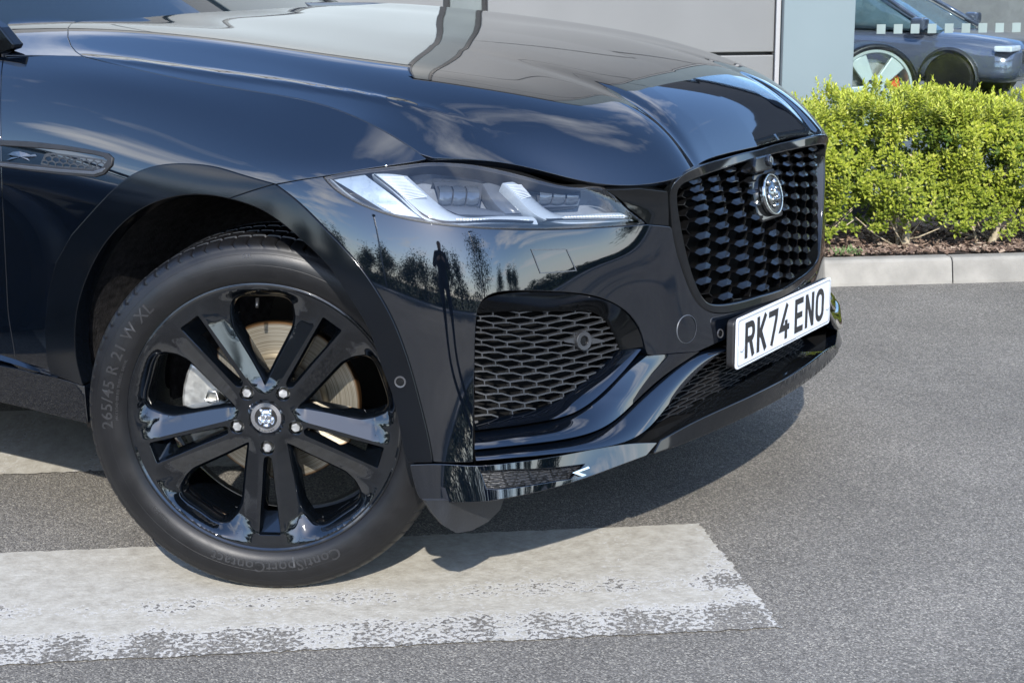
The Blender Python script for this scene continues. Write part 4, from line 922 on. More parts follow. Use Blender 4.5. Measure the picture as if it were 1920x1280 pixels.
for ch in 'RK74 ENO':
    if ch == ' ': cx += .022; continue
    mb = MB()
    for q, st_ in enumerate(glyph(ch)): stroke(mb, st_, .0135, fpl, -.001, .0006+q*.0001, closed=(ch == 'O'))
    mb.V = [(v[0], v[1]+cx+.0, v[2]) for v in mb.V]; mb.build('character', BLK, plate); cx += .061
mb = MB(); t_ = rrect(.254, .0500, .007); k = len(t_)
V = [fpl(a, b, .0006) for a, b in t_]+[fpl(a*.9955, b*.977, .0006) for a, b in t_]
mb.add(V, [(i, (i+1) % k, k+(i+1) % k, k+i) for i in range(k)]); mb.build('plate_border', BLK, plate)
mb = MB(); mb.box((PX-.001, -.02, PZ-.0515), (PX+.0009, .06, PZ-.0492)); mb.build('supplier_line', PW, plate)
mb = MB()
for i in range(16): mb.box((PX-.001, -.016+i*.0046, PZ-.0512), (PX+.0012, -.016+i*.0046+.003, PZ-.0495))
mb.build('supplier_lettering', BLK, plate)['kind'] = 'stuff'
for sx_ in (-1, 1):
    fs = lambda x, y, h, sx_=sx_: fpl(sx_*.238+x, -.012+y, h); mb = MB(); mb.lathe([(.0072, -.001), (.0070, .003), (.005, .005), (.0001, .0056)], 14, fs); mb.build('screw_cap', PW, plate, smooth=True)

# ------------------------------------------------------------------ headlamp
HLT = [(605, 331), (650, 322), (700, 315), (761, 308), (797, 304), (840, 304), (890, 308), (940, 318), (990, 331), (1040, 345), (1090, 352), (1131, 356), (1150, 367), (1175, 390), (1212, 419)]
hl_poly = np.vstack([uvN(pc(HLT, 60)), uvN(pc(HL, 50))[::-1][1:-1]])
# clear cover
gm = bpy.data.materials.new('headlamp cover'); gm.use_nodes = True; t = gm.node_tree; t.nodes.clear()
o_ = t.nodes.new('ShaderNodeOutputMaterial'); mxs = t.nodes.new('ShaderNodeMixShader'); tr = t.nodes.new('ShaderNodeBsdfTransparent'); gsy = t.nodes.new('ShaderNodeBsdfGlossy'); fr_ = t.nodes.new('ShaderNodeFresnel')
fr_.inputs['IOR'].default_value = 1.72; gsy.inputs['Roughness'].default_value = .015; tr.inputs['Color'].default_value = (.93, .95, .97, 1)
t.links.new(fr_.outputs[0], mxs.inputs[0]); t.links.new(tr.outputs[0], mxs.inputs[1]); t.links.new(gsy.outputs[0], mxs.inputs[2]); t.links.new(mxs.outputs[0], o_.inputs[0])
HOUS = mat('lamp housing', (.15, .165, .19), rough=.25, metal=.0, noise=(20, .2, .1))
DRL = mat('light guide', (.30, .345, .40), rough=.22, spec=.7, noise=(700, .12, .05))
REFL = mat('side reflector', (.22, .27, .33), rough=.3, metal=.2, noise=(60, .10, .05), bump=(420, .25, .001))
hlo = panel('headlamp', N, hl_poly, gm, car, gap=.003, depth=.004)
panel('headlamp_surround', N, inset_poly(resample(hl_poly, .006), -.001), DARK, hlo, d=-.006, depth=.03, gap=.001, holes=[inset_poly(resample(hl_poly, .006), .006)])
bwl = resample(inset_poly(resample(hl_poly, .006), .003), .01)
ra = N.ev(bwl[:, 0], bwl[:, 1], -.008); rb = N.ev(bwl[:, 0], bwl[:, 1], -.085)
V = np.stack([ra, rb], 1).reshape(-1, 3); mesh('lamp_bowl', V, grid_faces(len(ra), 2, closed_u=True), HOUS, hlo)
panel('lamp_back', N, bwl, HOUS, hlo, d=-.075, gap=0, depth=.004)
def guide(name, A, B, mt, dA, dB, back=.03, n=40, mseg=5, bulge=.004): return strip(name, A, B, mt, hlo, dA, dB, n=n, mseg=mseg, bulge=bulge, back=back)
z2 = lambda L: [(560+x/2.782, 260+y/2.782) for x, y in L]
guide('side_reflector', z2([(165, 205), (245, 192), (335, 182)]), z2([(480, 398), (570, 408), (640, 416)]), REFL, -.012, -.018)
guide('side_reflector_edge', z2([(150, 206), (300, 330), (480, 402)]), z2([(163, 204), (310, 322), (488, 394)]), DRL, -.010, -.010, n=20, mseg=2)
guide('running_light_guide', z2([(380, 182), (530, 310), (680, 430), (960, 443), (1248, 447)]), z2([(560, 190), (680, 300), (830, 400), (1020, 404), (1215, 406)]), DRL, [-.012, -.014, -.016, -.020], [-.032, -.036, -.036, -.030])
guide('running_light_guide', z2([(1065, 232), (1150, 315), (1240, 400), (1370, 441), (1560, 438), (1750, 428)]), z2([(1165, 236), (1215, 300), (1270, 352), (1350, 395), (1520, 393), (1690, 388)]), DRL, [-.014, -.016, -.018, -.018], [-.034, -.036, -.036, -.028])
guide('guide_edge', z2([(392, 186), (540, 308), (690, 420), (960, 432), (1225, 437)]), z2([(400, 184), (548, 302), (697, 411), (960, 421), (1215, 426)]), CHROME, -.009, -.011, n=30, mseg=2)
guide('guide_edge', z2([(1290, 425), (1500, 424), (1738, 420)]), z2([(1295, 415), (1500, 413), (1722, 409)]), CHROME, -.010, -.012, n=24, mseg=2)
CLR = mat('projector glass', (.05, .06, .075), rough=.03, spec=1.0, metal=.0, noise=(30, .2, .04))
for (x0, x1, y0, y1) in ((722, 935, 248, 335), (1240, 1450, 262, 335)):
    guide('projector_module', z2([(x0-20, y0-22), (x1+20, y0-14)]), z2([(x0+10, y1+22), (x1+8, y1+16)]), mat('projector body', (.045, .05, .06), rough=.2, noise=(20, .1)), -.050, -.050, n=8, mseg=2, back=.03)
    k = 3
    for i in range(k):
        a0 = x0+(x1-x0)*(i+.06)/k; a1 = x0+(x1-x0)*(i+.94)/k
        guide('projector_lens', z2([(a0, y0), ((a0+a1)/2, y0-4), (a1, y0)]), z2([(a0+6, y1), ((a0+a1)/2+6, y1+4), (a1+6, y1)]), CLR, -.042, -.042, n=10, mseg=6, back=.012, bulge=.010)
SHELF = mat('smoked lamp trim', (.075, .086, .105), rough=.12, noise=(30, .1))
guide('lamp_shelf', z2([(960, 235), (1010, 320), (1080, 392)]), z2([(1060, 240), (1130, 330), (1225, 400)]), SHELF, -.040, -.046, n=14)
guide('lamp_shelf', z2([(700, 345), (900, 350), (1060, 395)]), z2([(830, 395), (1000, 398), (1190, 400)]), SHELF, -.055, -.042, n=14)
0 and guide('lamp_eyebrow', z2([(600, 150), (760, 142), (1000, 190), (1250, 245), (1560, 262)]), z2([(650, 205), (800, 195), (1000, 225), (1250, 258), (1600, 300)]), GLOSS, -.006, -.030, n=30)
LED = mat('led lens', (.62, .66, .70), rough=.1, spec=.8, noise=(300, .05))
for (L0, L1, k) in ((z2([(820, 416), (1205, 423)]), z2([(820, 424), (1208, 431)]), 22), (z2([(1385, 405), (1700, 398)]), z2([(1388, 412), (1706, 405)]), 20)):
    for i in range(k):
        q = [np.array(L0[0])*(1-t_)+np.array(L0[1])*t_ for t_ in ((i+.15)/k, (i+.85)/k)]; q2 = [np.array(L1[0])*(1-t_)+np.array(L1[1])*t_ for t_ in ((i+.85)/k, (i+.15)/k)]
        P = N.pt(q+q2, -.0125); nn = N.nrm(*N.uv(q+q2, -.0125).T); mb = MB(); mb.add(list(P)+list(P-nn*.02), [(0, 1, 2, 3), (7, 6, 5, 4)]+[(z_, z_+4, (z_+1) % 4+4, (z_+1) % 4) for z_ in range(4)]); mb.build('led_segment', LED, hlo)
# fine prism ribs across the reflector and the upper blades
for (A_, B_, k, dd) in ((z2([(180, 205), (330, 186)]), z2([(500, 395), (632, 413)]), 26, -.0105), (z2([(400, 195), (545, 198)]), z2([(560, 322), (672, 304)]), 16, -.0100), (z2([(1080, 238), (1160, 240)]), z2([(1165, 318), (1212, 302)]), 10, -.0115)):
    for i in range(k):
        t_ = (i+.5)/k; a_ = np.array(A_[0])*(1-t_)+np.array(B_[0])*t_; b_2 = np.array(A_[1])*(1-t_)+np.array(B_[1])*t_
        mb = MB(); mb.tube(N.pt([a_, (a_+b_2)/2, b_2], dd-.003*np.array([0, .6, 1.6])*(0 if k == 26 else 1)-.0035), .0011, 4); mb.build('prism_rib', LED, hlo)
panel('lamp_end_cap', N, uvN([(1136, 357), (1200, 356), (1254, 361), (1256, 392), (1256, 424), (1216, 420), (1178, 389), (1154, 367)]), GLOSS, car, d=-.003, gap=.001, mirror=True)
panel('headlamp', N, mir(hl_poly), DARK, car, gap=.003)
# dark shut gap filler under the bonnet edge
sh = uvN(pc([(790, 303), (860, 300), (900, 304), (980, 317), (1040, 338), (1100, 350), (1180, 356), (1256, 362)], 30))
a = N.ev(sh[:, 0], sh[:, 1]-.006, -.012); b = N.ev(sh[:, 0], sh[:, 1]+.004, -.014); c = N.ev(sh[:, 0], sh[:, 1]+.004, -.06)
V = np.stack([a, b, c], 1).reshape(-1, 3); mesh('bonnet_seal', V, grid_faces(30, 3), VOID, car); mesh('bonnet_seal', V*[1, -1, 1], [f[::-1] for f in grid_faces(30, 3)], VOID, car)

# ------------------------------------------------------------------ side vent on the wing
VO = [(-8, 262), (0, 264), (60, 267), (120, 274), (180, 284), (203, 289), (212, 297), (210, 310), (196, 326), (180, 331), (120, 327), (60, 320), (0, 312), (-8, 311)]
vo = uvN(VO); VI = [(-4, 272), (60, 276), (120, 281), (176, 289), (196, 294), (204, 301), (198, 312), (184, 320), (120, 316), (60, 309), (-4, 304)]
vi = uvN(VI)
panel('wing_vent', N, vo, DARK, car, d=.004, depth=.01, holes=[vi], gap=.0004, lip=.002)
panel('vent_backing', N, vi, DARK, car, d=-.006, depth=.004, gap=-.002)
VM = uvN([(84, 289), (100, 287), (192, 299), (204, 303), (190, 318), (176, 320), (100, 314), (76, 308)])
VMM = mat('vent mesh grey', (.045, .047, .05), rough=.35, metal=.4, noise=(40, .2))
panel('vent_frame', N, VM, VMM, car, d=.000, depth=.01, gap=0, holes=[inset_poly(resample(VM, .004), .003)])
hex_net('vent_mesh', N, inset_poly(resample(VM, .004), .001), .022, .0088, .001, .0024, .004, VMM, car)
panel('vent_highlight', N, uvN([(-6, 306), (60, 313), (120, 319), (178, 323), (200, 316), (196, 322), (180, 327), (120, 323), (60, 317), (-6, 310)]), mat('vent painted highlight', (.10, .105, .115), rough=.2, metal=.6, noise=(20, .1)), car, d=.0065, depth=.003, gap=0, bstep=.004)  # added pale strip: the highlight along the vent's lower edge, put into colour
# leaping cat emblem on the vent
LC = [(14, 290), (24, 285), (36, 284), (48, 287), (58, 291), (66, 289), (69, 293), (60, 297), (52, 297), (56, 302), (49, 301), (42, 296), (32, 295), (24, 299), (16, 303), (12, 301), (22, 295)]
P = N.pt(LC, .0005); nn = N.nrm(*N.uv(LC, .0005).T); k = len(LC); cen = P.mean(0)+nn.mean(0)*.002
mesh('vent_emblem', np.vstack([P, P-nn*.008, [cen]]), [(i, (i+1) % k, 2*k) for i in range(k)]+[(i, k+i, k+(i+1) % k, (i+1) % k) for i in range(k)], mat('dark chrome', (.16, .16, .17), rough=.2, metal=1.0, noise=(60, .2, .1)), car, smooth=False)

# ------------------------------------------------------------------ wheel-arch liner, deflector, underbody
LIN = mat('wheel arch liner felt', (.016, .015, .015), rough=.95, spec=.15, noise=(60, .6), bump=(250, .6, .004))
mb = MB(); V = []
for s in (-1, 1):
    angs = [R(a) for a in range(-12, 193, 6)]
    prof = [(.465, -.93), (.47, -.90), (.475, -.70), (.46, -.52), (.30, -.50)]
    V = []
    for a in angs:
        for r_, y in prof: V.append((r_*math.cos(a)*(.955 if math.cos(a) < 0 else .90), y+(.07*max(0, math.cos(a))**.7 if y < -.85 else 0), .385+r_*math.sin(a)*(.97 if math.cos(a) > .2 else 1)))
    V = [(x, (-abs(y) if s < 0 else abs(y)), z) for x, y, z in V]
    mesh('arch_liner', V, grid_faces(len(angs), len(prof)), LIN, car)
mb = MB()
for s in (-1, 1):
    fr = lambda a, b, c, s=s: (a, s*c, b)
    mb = MB(); mb.prism([(-.455, .33), (-.475, .33), (-.475, .80), (-.455, .80)], .50, .86, fr); mb.build('splash_panel', LIN, car)
mb = MB(); V = [(-2.2, -.90, .30), (-.50, -.90, .30), (-.50, -.52, .28), (.46, -.52, .27), (.46, -.88, .285), (.58, -.80, .295), (.72, -.45, .315), (.765, 0, .315)]
V = V+[(x, -y, z) for x, y, z in V[::-1][1:]]; k = len(V); V2 = [(x, y, z+.03) for x, y, z in V]
mesh('undertray', V+V2, [tuple(range(k))[::-1], tuple(range(k, 2*k))]+[(i, (i+1) % k, k+(i+1) % k, k+i) for i in range(k)], VOID, car, smooth=False)
# air deflector hanging in front of the tyre
D = [(797, 938), (812, 962), (832, 985), (856, 999), (885, 994), (915, 978), (938, 955), (944, 936)]
top = [(797, 936), (944, 930)]
P = np.array([at(x, y, y=-.80) if False else at(x, y, x=.50-.05*(i/7.0)*0) for i, (x, y) in enumerate(D)])
P2 = P+np.array([-.012, .006, 0]); k = len(D)
mesh('air_deflector', np.vstack([P, P2]), [tuple(range(k)), tuple(range(k, 2*k))[::-1]]+[(i, k+i, k+(i+1) % k, (i+1) % k) for i in range(k)], GREYP, car, smooth=False)

# ------------------------------------------------------------------ windscreen, scuttle, pillars, cabin
GLS = mat('windscreen glass', (.010, .016, .020), rough=.02, spec=.55, noise=(4, .1))
def wsp(y, t): # windscreen: t from base to top
    yy = abs(y); return np.array([-.80-.06*(yy/.7)**2*1.0-1.02*t-.10*(yy/.7)**2, y*(1-.12*t), 1.118-.012*(yy/.7)**2+.50*t-.02*t*t])
nu, nv = 33, 16; V = [wsp(-.71+1.42*i/(nu-1), j/(nv-1)) for i in range(nu) for j in range(nv)]
ws = mesh('windscreen', V, grid_faces(nu, nv), GLS, car)
V = [wsp(-.73+1.46*i/(nu-1), 0)+np.array(o_2) for i in range(nu) for o_2 in ((-.02, 0, -.012), (.05, 0, -.012), (.12, 0, -.03), (.13, 0, -.08))]
mesh('scuttle_panel', V, grid_faces(nu, 4, flip=True), DARK, car)
for s in (-1, 1):
    V = []
    for j in range(14):
        t = j/13*1.0-.03; p = wsp(s*.70, t); q = p+np.array([-.02, s*.055, -.012-.0*t]); r2 = p+np.array([-.05, s*.075, -.06]); i0 = p+np.array([.0, -s*.012, .004])
        V += [i0, p+np.array([.0, s*.018, .012]), q, r2]
    mesh('windscreen_pillar', V, grid_faces(14, 4, flip=(s < 0)), PAINT if s < 0 else GLOSS, car)
    # side window and roof
    V = []
    for j in range(12):
        t = j/11; p = wsp(s*.70, t)+np.array([-.06, s*.075, -.07]); V += [p, np.array([-2.4, p[1], p[2]])]
    mesh('side_window', V, grid_faces(12, 2, flip=(s > 0)), GLS, car)
V = [wsp(-.70+1.4*i/16, 1.0)+np.array([-d_, 0, .01+.05*d_-.03*d_*d_]) for i in range(17) for d_ in (0, .2, .5, .8)]
mesh('roof', V, grid_faces(17, 4), PAINT, car)
# cabin void (dashboard)
mb = MB(); mb.box((-2.2, -.70, .5), (-.95, .70, 1.10)); mb.build('dashboard', VOID, car)
# door mirror foot and window trim at the left edge of the view
mb = MB(); P = [at(x, y, y=-.83) for x, y in ((-30, 30), (0, 52), (26, 84), (22, 92), (0, 100), (-30, 108))]; P2 = [p+np.array([0, .03, 0]) for p in P]
mb.add(P+P2, [tuple(range(6)), tuple(range(6, 12))[::-1]]+[(i, 6+i, 6+(i+1) % 6, (i+1) % 6) for i in range(6)]); bevel(mb.build('mirror_foot', GLOSS, car), .004)
# ------------------------------------------------------------------ wheels
STEER = 0.4798; WK = np.array([0, -.80, .3752])
def wheel_frame(k, delta, side=-1):
    n_ = np.array([math.sin(delta)*1.0, side*math.cos(delta), 0]); t_ = np.array([math.cos(delta), -side*math.sin(delta), 0])
    if side < 0: t_ = np.array([math.cos(delta), math.sin(delta), 0])
    z_ = np.array([0, 0, 1.0]); return lambda a, b, c: k+t_*a+z_*b+n_*c
ALLOY = mat('gloss black alloy', (.0018, .0026, .0038), rough=.035, spec=.5, ior=1.72, noise=(7, .15, .01))
RUB = mat('tyre rubber', (.0055, .0055, .006), rough=.42, spec=.35, noise=(25, .15, .06), bump=(400, .12, .001))
RUBL = mat('glossed lettering rubber', (.020, .020, .021), rough=.34, noise=(60, .2))  # paler than the tyre: gloss of the letters put into the colour
RR = .2845
def poly_rot(P, a): c, s = math.cos(a), math.sin(a); return np.array([(x*c-y*s, x*s+y*c) for x, y in P])
def smooth_closed(P, n=60, it=0):
    P = np.asarray(P, float); Q = resample(P, .004)
    for _ in range(it): Q = (np.roll(Q, 1, 0)+2*Q+np.roll(Q, -1, 0))/4
    return Q
def sst(x): x = np.clip(x, 0, 1); return x*x*(3-2*x)
def ridge_lat(r_): return np.interp(r_, [.06, .085, .26], [.0165, .0185, .0300])
def face_depth(P):
    r_ = np.linalg.norm(P, axis=1); a = np.arctan2(P[:, 1], P[:, 0])
    h = .104+.010*np.clip((r_-.05)/.20, 0, 1)**1.5+.004*np.clip((r_-.24)/.035, 0, 1)
    # distance in angle from the nearest slot (twin-spoke axis); slots at 270 + 72 k degrees
    q = (a-R(270)+R(36)) % R(72)-R(36); lat = r_*np.sin(np.abs(q)); 
    # pockets between the pairs fall back towards the rim
    w_ = sst((np.abs(q)-R(14))/R(14))*sst((r_-.165)/.06)*sst((.275-r_)/.026)
    h = h-.020*w_
    # spoke crown: ridge beside the slot
    lr = ridge_lat(r_); h = h-.45*np.clip(lat-lr, 0, .030)*np.clip((.272-r_)/.05, 0, 1)*np.clip((r_-.050)/.03, 0, 1)
    h = np.where(r_ < .036, .098, h)
    return h
def rim_face(fr, name, parent):
    wins = []; slots = []
    # windows at 90 + 72 k, slots at 270 + 72 k (degrees, image plane)
    wh_ = [(.085, .010), (.120, .028), (.165, .053), (.186, .064), (.212, .068), (.240, .065), (.254, .052), (.258, .032)]
    wpoly = [(.064, 0)]+wh_+[(x, -y) for x, y in wh_[::-1]]
    spoly = [(.080, .0), (.086, .0085), (.100, .0105), (.150, .0145), (.200, .0195), (.250, .0235), (.250, -.0235), (.200, -.0195), (.150, -.0145), (.100, -.0105), (.086, -.0085)]
    for k in range(5):
        wins.append(smooth_closed(poly_rot(wpoly, R(90+72*k)), it=3)); slots.append(smooth_closed(poly_rot(spoly, R(270+72*k)), it=1))
    pockets = [np.array([(.064*math.cos(R(270+72*k))+.0155*math.cos(q), .064*math.sin(R(270+72*k))+.0155*math.sin(q)) for q in np.linspace(0, 2*math.pi, 25)[:-1]]) for k in range(5)]
    slots2 = slots
    out_ = np.array([(.277*math.cos(q), .277*math.sin(q)) for q in np.linspace(0, 2*math.pi, 181)[:-1]])
    loops = [out_]+wins+slots2+pockets
    g = []
    st = .0042
    gx, gy = np.meshgrid(np.arange(-.28, .28, st), np.arange(-.28, .28, st), indexing='ij'); g = np.stack([gx.ravel(), gy.ravel()], 1); g = g[in_poly(g, out_)]; g = g[seg_dist(g, out_) > st*.5]
    for l in loops[1:]: g = g[~in_poly(g, l)]; g = g[seg_dist(g, l) > st*.5]
    pts = np.vstack(loops+[g]); edges = []; b = 0; ids = []
    for l in loops: n = len(l); edges += [(b+i, b+(i+1) % n) for i in range(n)]; ids.append((b, n)); b += n
    # crease lines of the spokes, so that the facets meet on clean edges
    ex = []
    for k in range(5):
        for s_ in (-1, 1):
            q = np.array([(math.sqrt(r2*r2-ridge_lat(r2)**2), s_*float(ridge_lat(r2))) for r2 in np.linspace(.088, .250, 30)]); ex.append(poly_rot(q, R(270+72*k)))
    for q in ex:
        d_ = np.min(np.linalg.norm(g[:, None]-q[None], axis=2), axis=1); g = g[d_ > st*.6]
    pts = np.vstack(loops+[g])
    for q in ex: b1 = len(pts); pts = np.vstack([pts, q]); edges += [(b1+i, b1+i+1) for i in range(len(q)-1)]
    vo_, eo_, fo_, ov_, _, _ = delaunay_2d_cdt([Vector((float(x), float(y))) for x, y in pts], edges, [], 0, 1e-7)
    UV = np.array([tuple(v) for v in vo_]); cen = np.array([UV[list(f)].mean(0) for f in fo_]); ok = in_poly(cen, out_)
    for l in loops[1:]: ok &= ~in_poly(cen, l)
    F = [tuple(f) for f, q in zip(fo_, ok) if q]; F = [f if np.cross(UV[f[1]]-UV[f[0]], UV[f[2]]-UV[f[0]]) > 0 else f[::-1] for f in F]
    hz = face_depth(UV); P2 = [(x, y, h) for (x, y), h in zip(UV, hz)]
    inv = {}
    for ni, ol in enumerate(ov_):
        for q in ol: inv[q] = ni
    for li, (b0, n) in enumerate(ids):
        idx = [inv[b0+i] for i in range(n)]; L = UV[idx]; hh = hz[idx]
        t_ = np.roll(L, -1, 0)-np.roll(L, 1, 0); t_ /= np.linalg.norm(t_, axis=1, keepdims=True)+1e-12; ar = np.sum(L[:, 0]*np.roll(L[:, 1], -1)-np.roll(L[:, 0], -1)*L[:, 1])
        o_2 = np.stack([t_[:, 1], -t_[:, 0]], 1)*(1 if ar > 0 else -1)          # away from the loop centre
        if li == 0: offs = [(o_2*.004, hh+.003), (o_2*.0065, hh+.002), (o_2*.0075, hh-.006), (o_2*.004, hh-.02)]
        elif li <= 5: offs = [(-o_2*.0010, hh-.0008), (-o_2*.0060, hh-.009), (-o_2*.0072, hh-.012), (-o_2*.009, hh-.045), (-o_2*.002, hh-.06)]
        elif li <= 10: offs = [(-o_2*.0006, hh-.0006), (-o_2*.0042, hh-.010), (-o_2*.0052, hh-.014), (-o_2*.006, hh-.05)]
        else: offs = [(-o_2*.001, hh-.001), (-o_2*.0015, hh*0+.082)]
        prev = idx
        for (of, h2) in offs:
            s0 = len(P2); P2 += [(L[i][0]+of[i][0], L[i][1]+of[i][1], h2[i]) for i in range(n)]; cur = list(range(s0, s0+n))
            for i in range(n):
                j = (i+1) % n; f = (prev[i], prev[j], cur[j], cur[i]); F.append(f if (ar > 0) == (li == 0) else f[::-1])
            prev = cur
        if li > 10: F.append(tuple(prev) if ar < 0 else tuple(prev[::-1]))
    V = [fr(*p) for p in P2]
    return mesh(name, V, F, ALLOY, parent, sharp=21)
def tyre_mesh(fr, name, parent, flat=0.0):
    NB = 78; SUB = 9; n = NB*SUB; ro = .375
    prof = [(.283, .118, 0), (.290, .126, 0), (.300, .131, 0), (.315, .1335, 0), (.330, .133, 0), (.343, .1295, 0), (.352, .124, 0), (.3555, .1215, 0), (.3585, .1205, 1), (.3645, .113, 2), (.3695, .103, 2), (.3725, .092, 2), (.3735, .086, 2), (.3665, .0845, 0), (.3665, .0775, 0), (.3745, .076, 2), (.375, .05, 2), (.375, .034, 2), (.3675, .0325, 0), (.3675, .0255, 0), (.375, .024, 2), (.3752, 0, 2)]
    prof = prof+[(r_, -h, s) for r_, h, s in prof[::-1][1:]]
    V = []
    for i in range(n):
        for (r_, h, s) in prof:
            a = 2*math.pi*(i+(.9*SUB*(abs(h)-.03)*3 if s == 2 else 0))/n; rr = r_
            if s and i % SUB == 0: rr -= .0035 if s == 2 else .0015
            V.append(fr(rr*math.cos(a), rr*math.sin(a), h))
    o = mesh(name, V, grid_faces(n, len(prof), 0, True), RUB, parent, sharp=50)
    return o
def text_ring(body, size, rad, a_mid, fr, h, name, parent, mt, raise_=.0016, cw=True, spacing=1.0):
    cu = bpy.data.curves.new(name, 'FONT'); cu.body = body; cu.size = size; cu.align_x = 'CENTER'; cu.extrude = .0006; cu.space_character = spacing; cu.resolution_u = 3; cu.offset = size*.008
    to = bpy.data.objects.new(name, cu); COL.objects.link(to); dg = bpy.context.evaluated_depsgraph_get(); me = bpy.data.meshes.new_from_object(to.evaluated_get(dg)); bpy.data.objects.remove(to); bpy.data.curves.remove(cu)
    V = []
    for v in me.vertices:
        a = a_mid-v.co.x/rad; r_ = rad+v.co.y; hh = h(r_)+(raise_ if v.co.z > 0 else -.002); V.append(fr(r_*math.cos(a), r_*math.sin(a), hh))
    F = [tuple(p.vertices) for p in me.polygons]; bpy.data.meshes.remove(me)
    return mesh(name, V, F, mt, parent, smooth=False)
def side_h(r_): return float(np.interp(r_, [.283, .290, .300, .315, .330, .343, .352], [.118, .126, .131, .1335, .133, .1295, .124]))
def hexprism(mb_, fr, cx, cy, r_, h0, h1, rot=0.0):
    P = [(cx+r_*math.cos(rot+i*math.pi/3), cy+r_*math.sin(rot+i*math.pi/3)) for i in range(6)]; T = [(cx+(x-cx)*.86, cy+(y-cy)*.86) for x, y in P]
    V = [fr(x, y, h0) for x, y in P]+[fr(x, y, h1-.0025) for x, y in P]+[fr(x, y, h1) for x, y in T]
    mb_.add(V, [(i, (i+1) % 6, 6+(i+1) % 6, 6+i) for i in range(6)]+[(6+i, 6+(i+1) % 6, 12+(i+1) % 6, 12+i) for i in range(6)]+[tuple(range(12, 18))])
def full_wheel(k, delta):
    fr = wheel_frame(k, delta)
    wh = rim_face(fr, 'wheel', car); tag(wh, 'gloss black five twin-spoke alloy front wheel turned towards the viewer')
    mb = MB(); mb.lathe([(.268, .108), (.258, .085), (.250, .06), (.246, .0), (.250, -.06), (.262, -.115), (.275, -.122)][::-1], 96, fr); mb.build('rim_barrel', ALLOY, wh, smooth=True)
    tyre_mesh(fr, 'tyre', wh)
    text_ring('ContiSportContact', .032, .302, R(273), fr, side_h, 'tyre_lettering', wh, RUBL, spacing=1.08)
    text_ring('265/45 R 21 W XL', .033, .312, R(158), fr, side_h, 'tyre_lettering', wh, RUBL, spacing=1.1)
    text_ring('SSR', .012, .338, R(93), fr, side_h, 'tyre_lettering', wh, RUBL)
    text_ring('MAX LOAD 850 KG  TUBELESS  RADIAL', .0075, .300, R(168), fr, side_h, 'tyre_lettering', wh, RUBL)
    text_ring('IIIIIIIIII DOT', .009, .299, R(222), fr, side_h, 'tyre_lettering', wh, RUBL)
    # moulded circles on the side wall
    for rr in (.3225, .3448):
        mb = MB(); mb.lathe([(rr-.0009, side_h(rr)-.0004), (rr, side_h(rr)+.0006), (rr+.0009, side_h(rr)-.0004)][::-1], 120, fr); mb.build('side_wall_rib', RUB, wh, smooth=True)
    mb = MB(); mb.lathe([(.2853, .1175), (.2853, .1195), (.2835, .121), (.280, .1205)], 120, fr); mb.build('rim_flange', ALLOY, wh, smooth=True)
    # centre cap
    mb = MB(); mb.lathe([(.0345, .090), (.0340, .1005), (.0315, .1035), (.0235, .1045), (.0225, .102)][::-1], 40, fr); cap = mb.build('centre_cap', CHROME, wh, sharp=40)
    mb = MB(); mb.lathe([(.0228, .1018), (.012, .1022), (.0001, .1024)][::-1], 30, fr); mb.build('cap_field', BLK, wh, smooth=True)
    ff = lambda x, y, h: fr(x, y-.001, .1022+h); cat_face(ff, .68).build('cap_relief', CHROME, wh, smooth=True)
    text_ring('GROWLER'.replace('GROWLER', 'J A G U A R'), .0062, .0262, R(270), fr, lambda r_: .1046, 'cap_lettering', wh, BLK, raise_=.0003)
    for q in range(5):
        a = R(270+72*q); mb = MB(); cx_, cy_ = .064*math.cos(a), .064*math.sin(a)
        f2 = lambda x, y, h: fr(cx_+x, cy_+y, h); mb.lathe([(.0135, .083), (.0135, .087), (.0115, .089), (.0105, .089)][::-1], 20, f2); hexprism(mb, fr, cx_, cy_, .0108, .086, .104, rot=.3*q)
        mb.build('wheel_nut', NUT, wh, sharp=30)
        # ramp closing the outer end of the slot
        mb = MB(); V = []
        for (r_, hw, h) in ((.212, .0185, .068), (.212, -.0185, .068), (.2530, .0230, .1135), (.2530, -.0230, .1135), (.2420, .0222, .1110), (.2420, -.0222, .1110)):
            V.append(fr(r_*math.cos(a)-hw*math.sin(a), r_*math.sin(a)+hw*math.cos(a), h))
        mb.add(V, [(0, 2, 3, 1), (0, 4, 2), (1, 3, 5)]); mb.build('slot_ramp', ALLOY, wh)
    # brake disc, hub and caliper
    dm = bpy.data.materials.new('brake disc steel'); t, b_ = nodes_of(dm); b_.inputs['Metallic'].default_value = .85; b_.inputs['Roughness'].default_value = .38
    oi = t.nodes.new('ShaderNodeTexCoord'); vd = t.nodes.new('ShaderNodeVectorMath'); vd.operation = 'DISTANCE'; vd.inputs[1].default_value = tuple(fr(0, 0, .0))
    t.links.new(oi.outputs['Object'], vd.inputs[0]); nz = t.nodes.new('ShaderNodeTexNoise'); nz.noise_dimensions = '1D'; nz.inputs['Scale'].default_value = 420; nz.inputs['Detail'].default_value = 5
    t.links.new(vd.outputs['Value'], nz.inputs['W']); r1 = t.nodes.new('ShaderNodeValToRGB'); r1.color_ramp.elements[0].position = .3; r1.color_ramp.elements[0].color = (.20, .17, .12, 1); r1.color_ramp.elements[1].position = .62; r1.color_ramp.elements[1].color = (.46, .42, .34, 1)
    t.links.new(nz.outputs['Fac'], r1.inputs[0]); mr = t.nodes.new('ShaderNodeMapRange'); mr.inputs[1].default_value = .166; mr.inputs[2].default_value = .172; t.links.new(vd.outputs['Value'], mr.inputs[0])
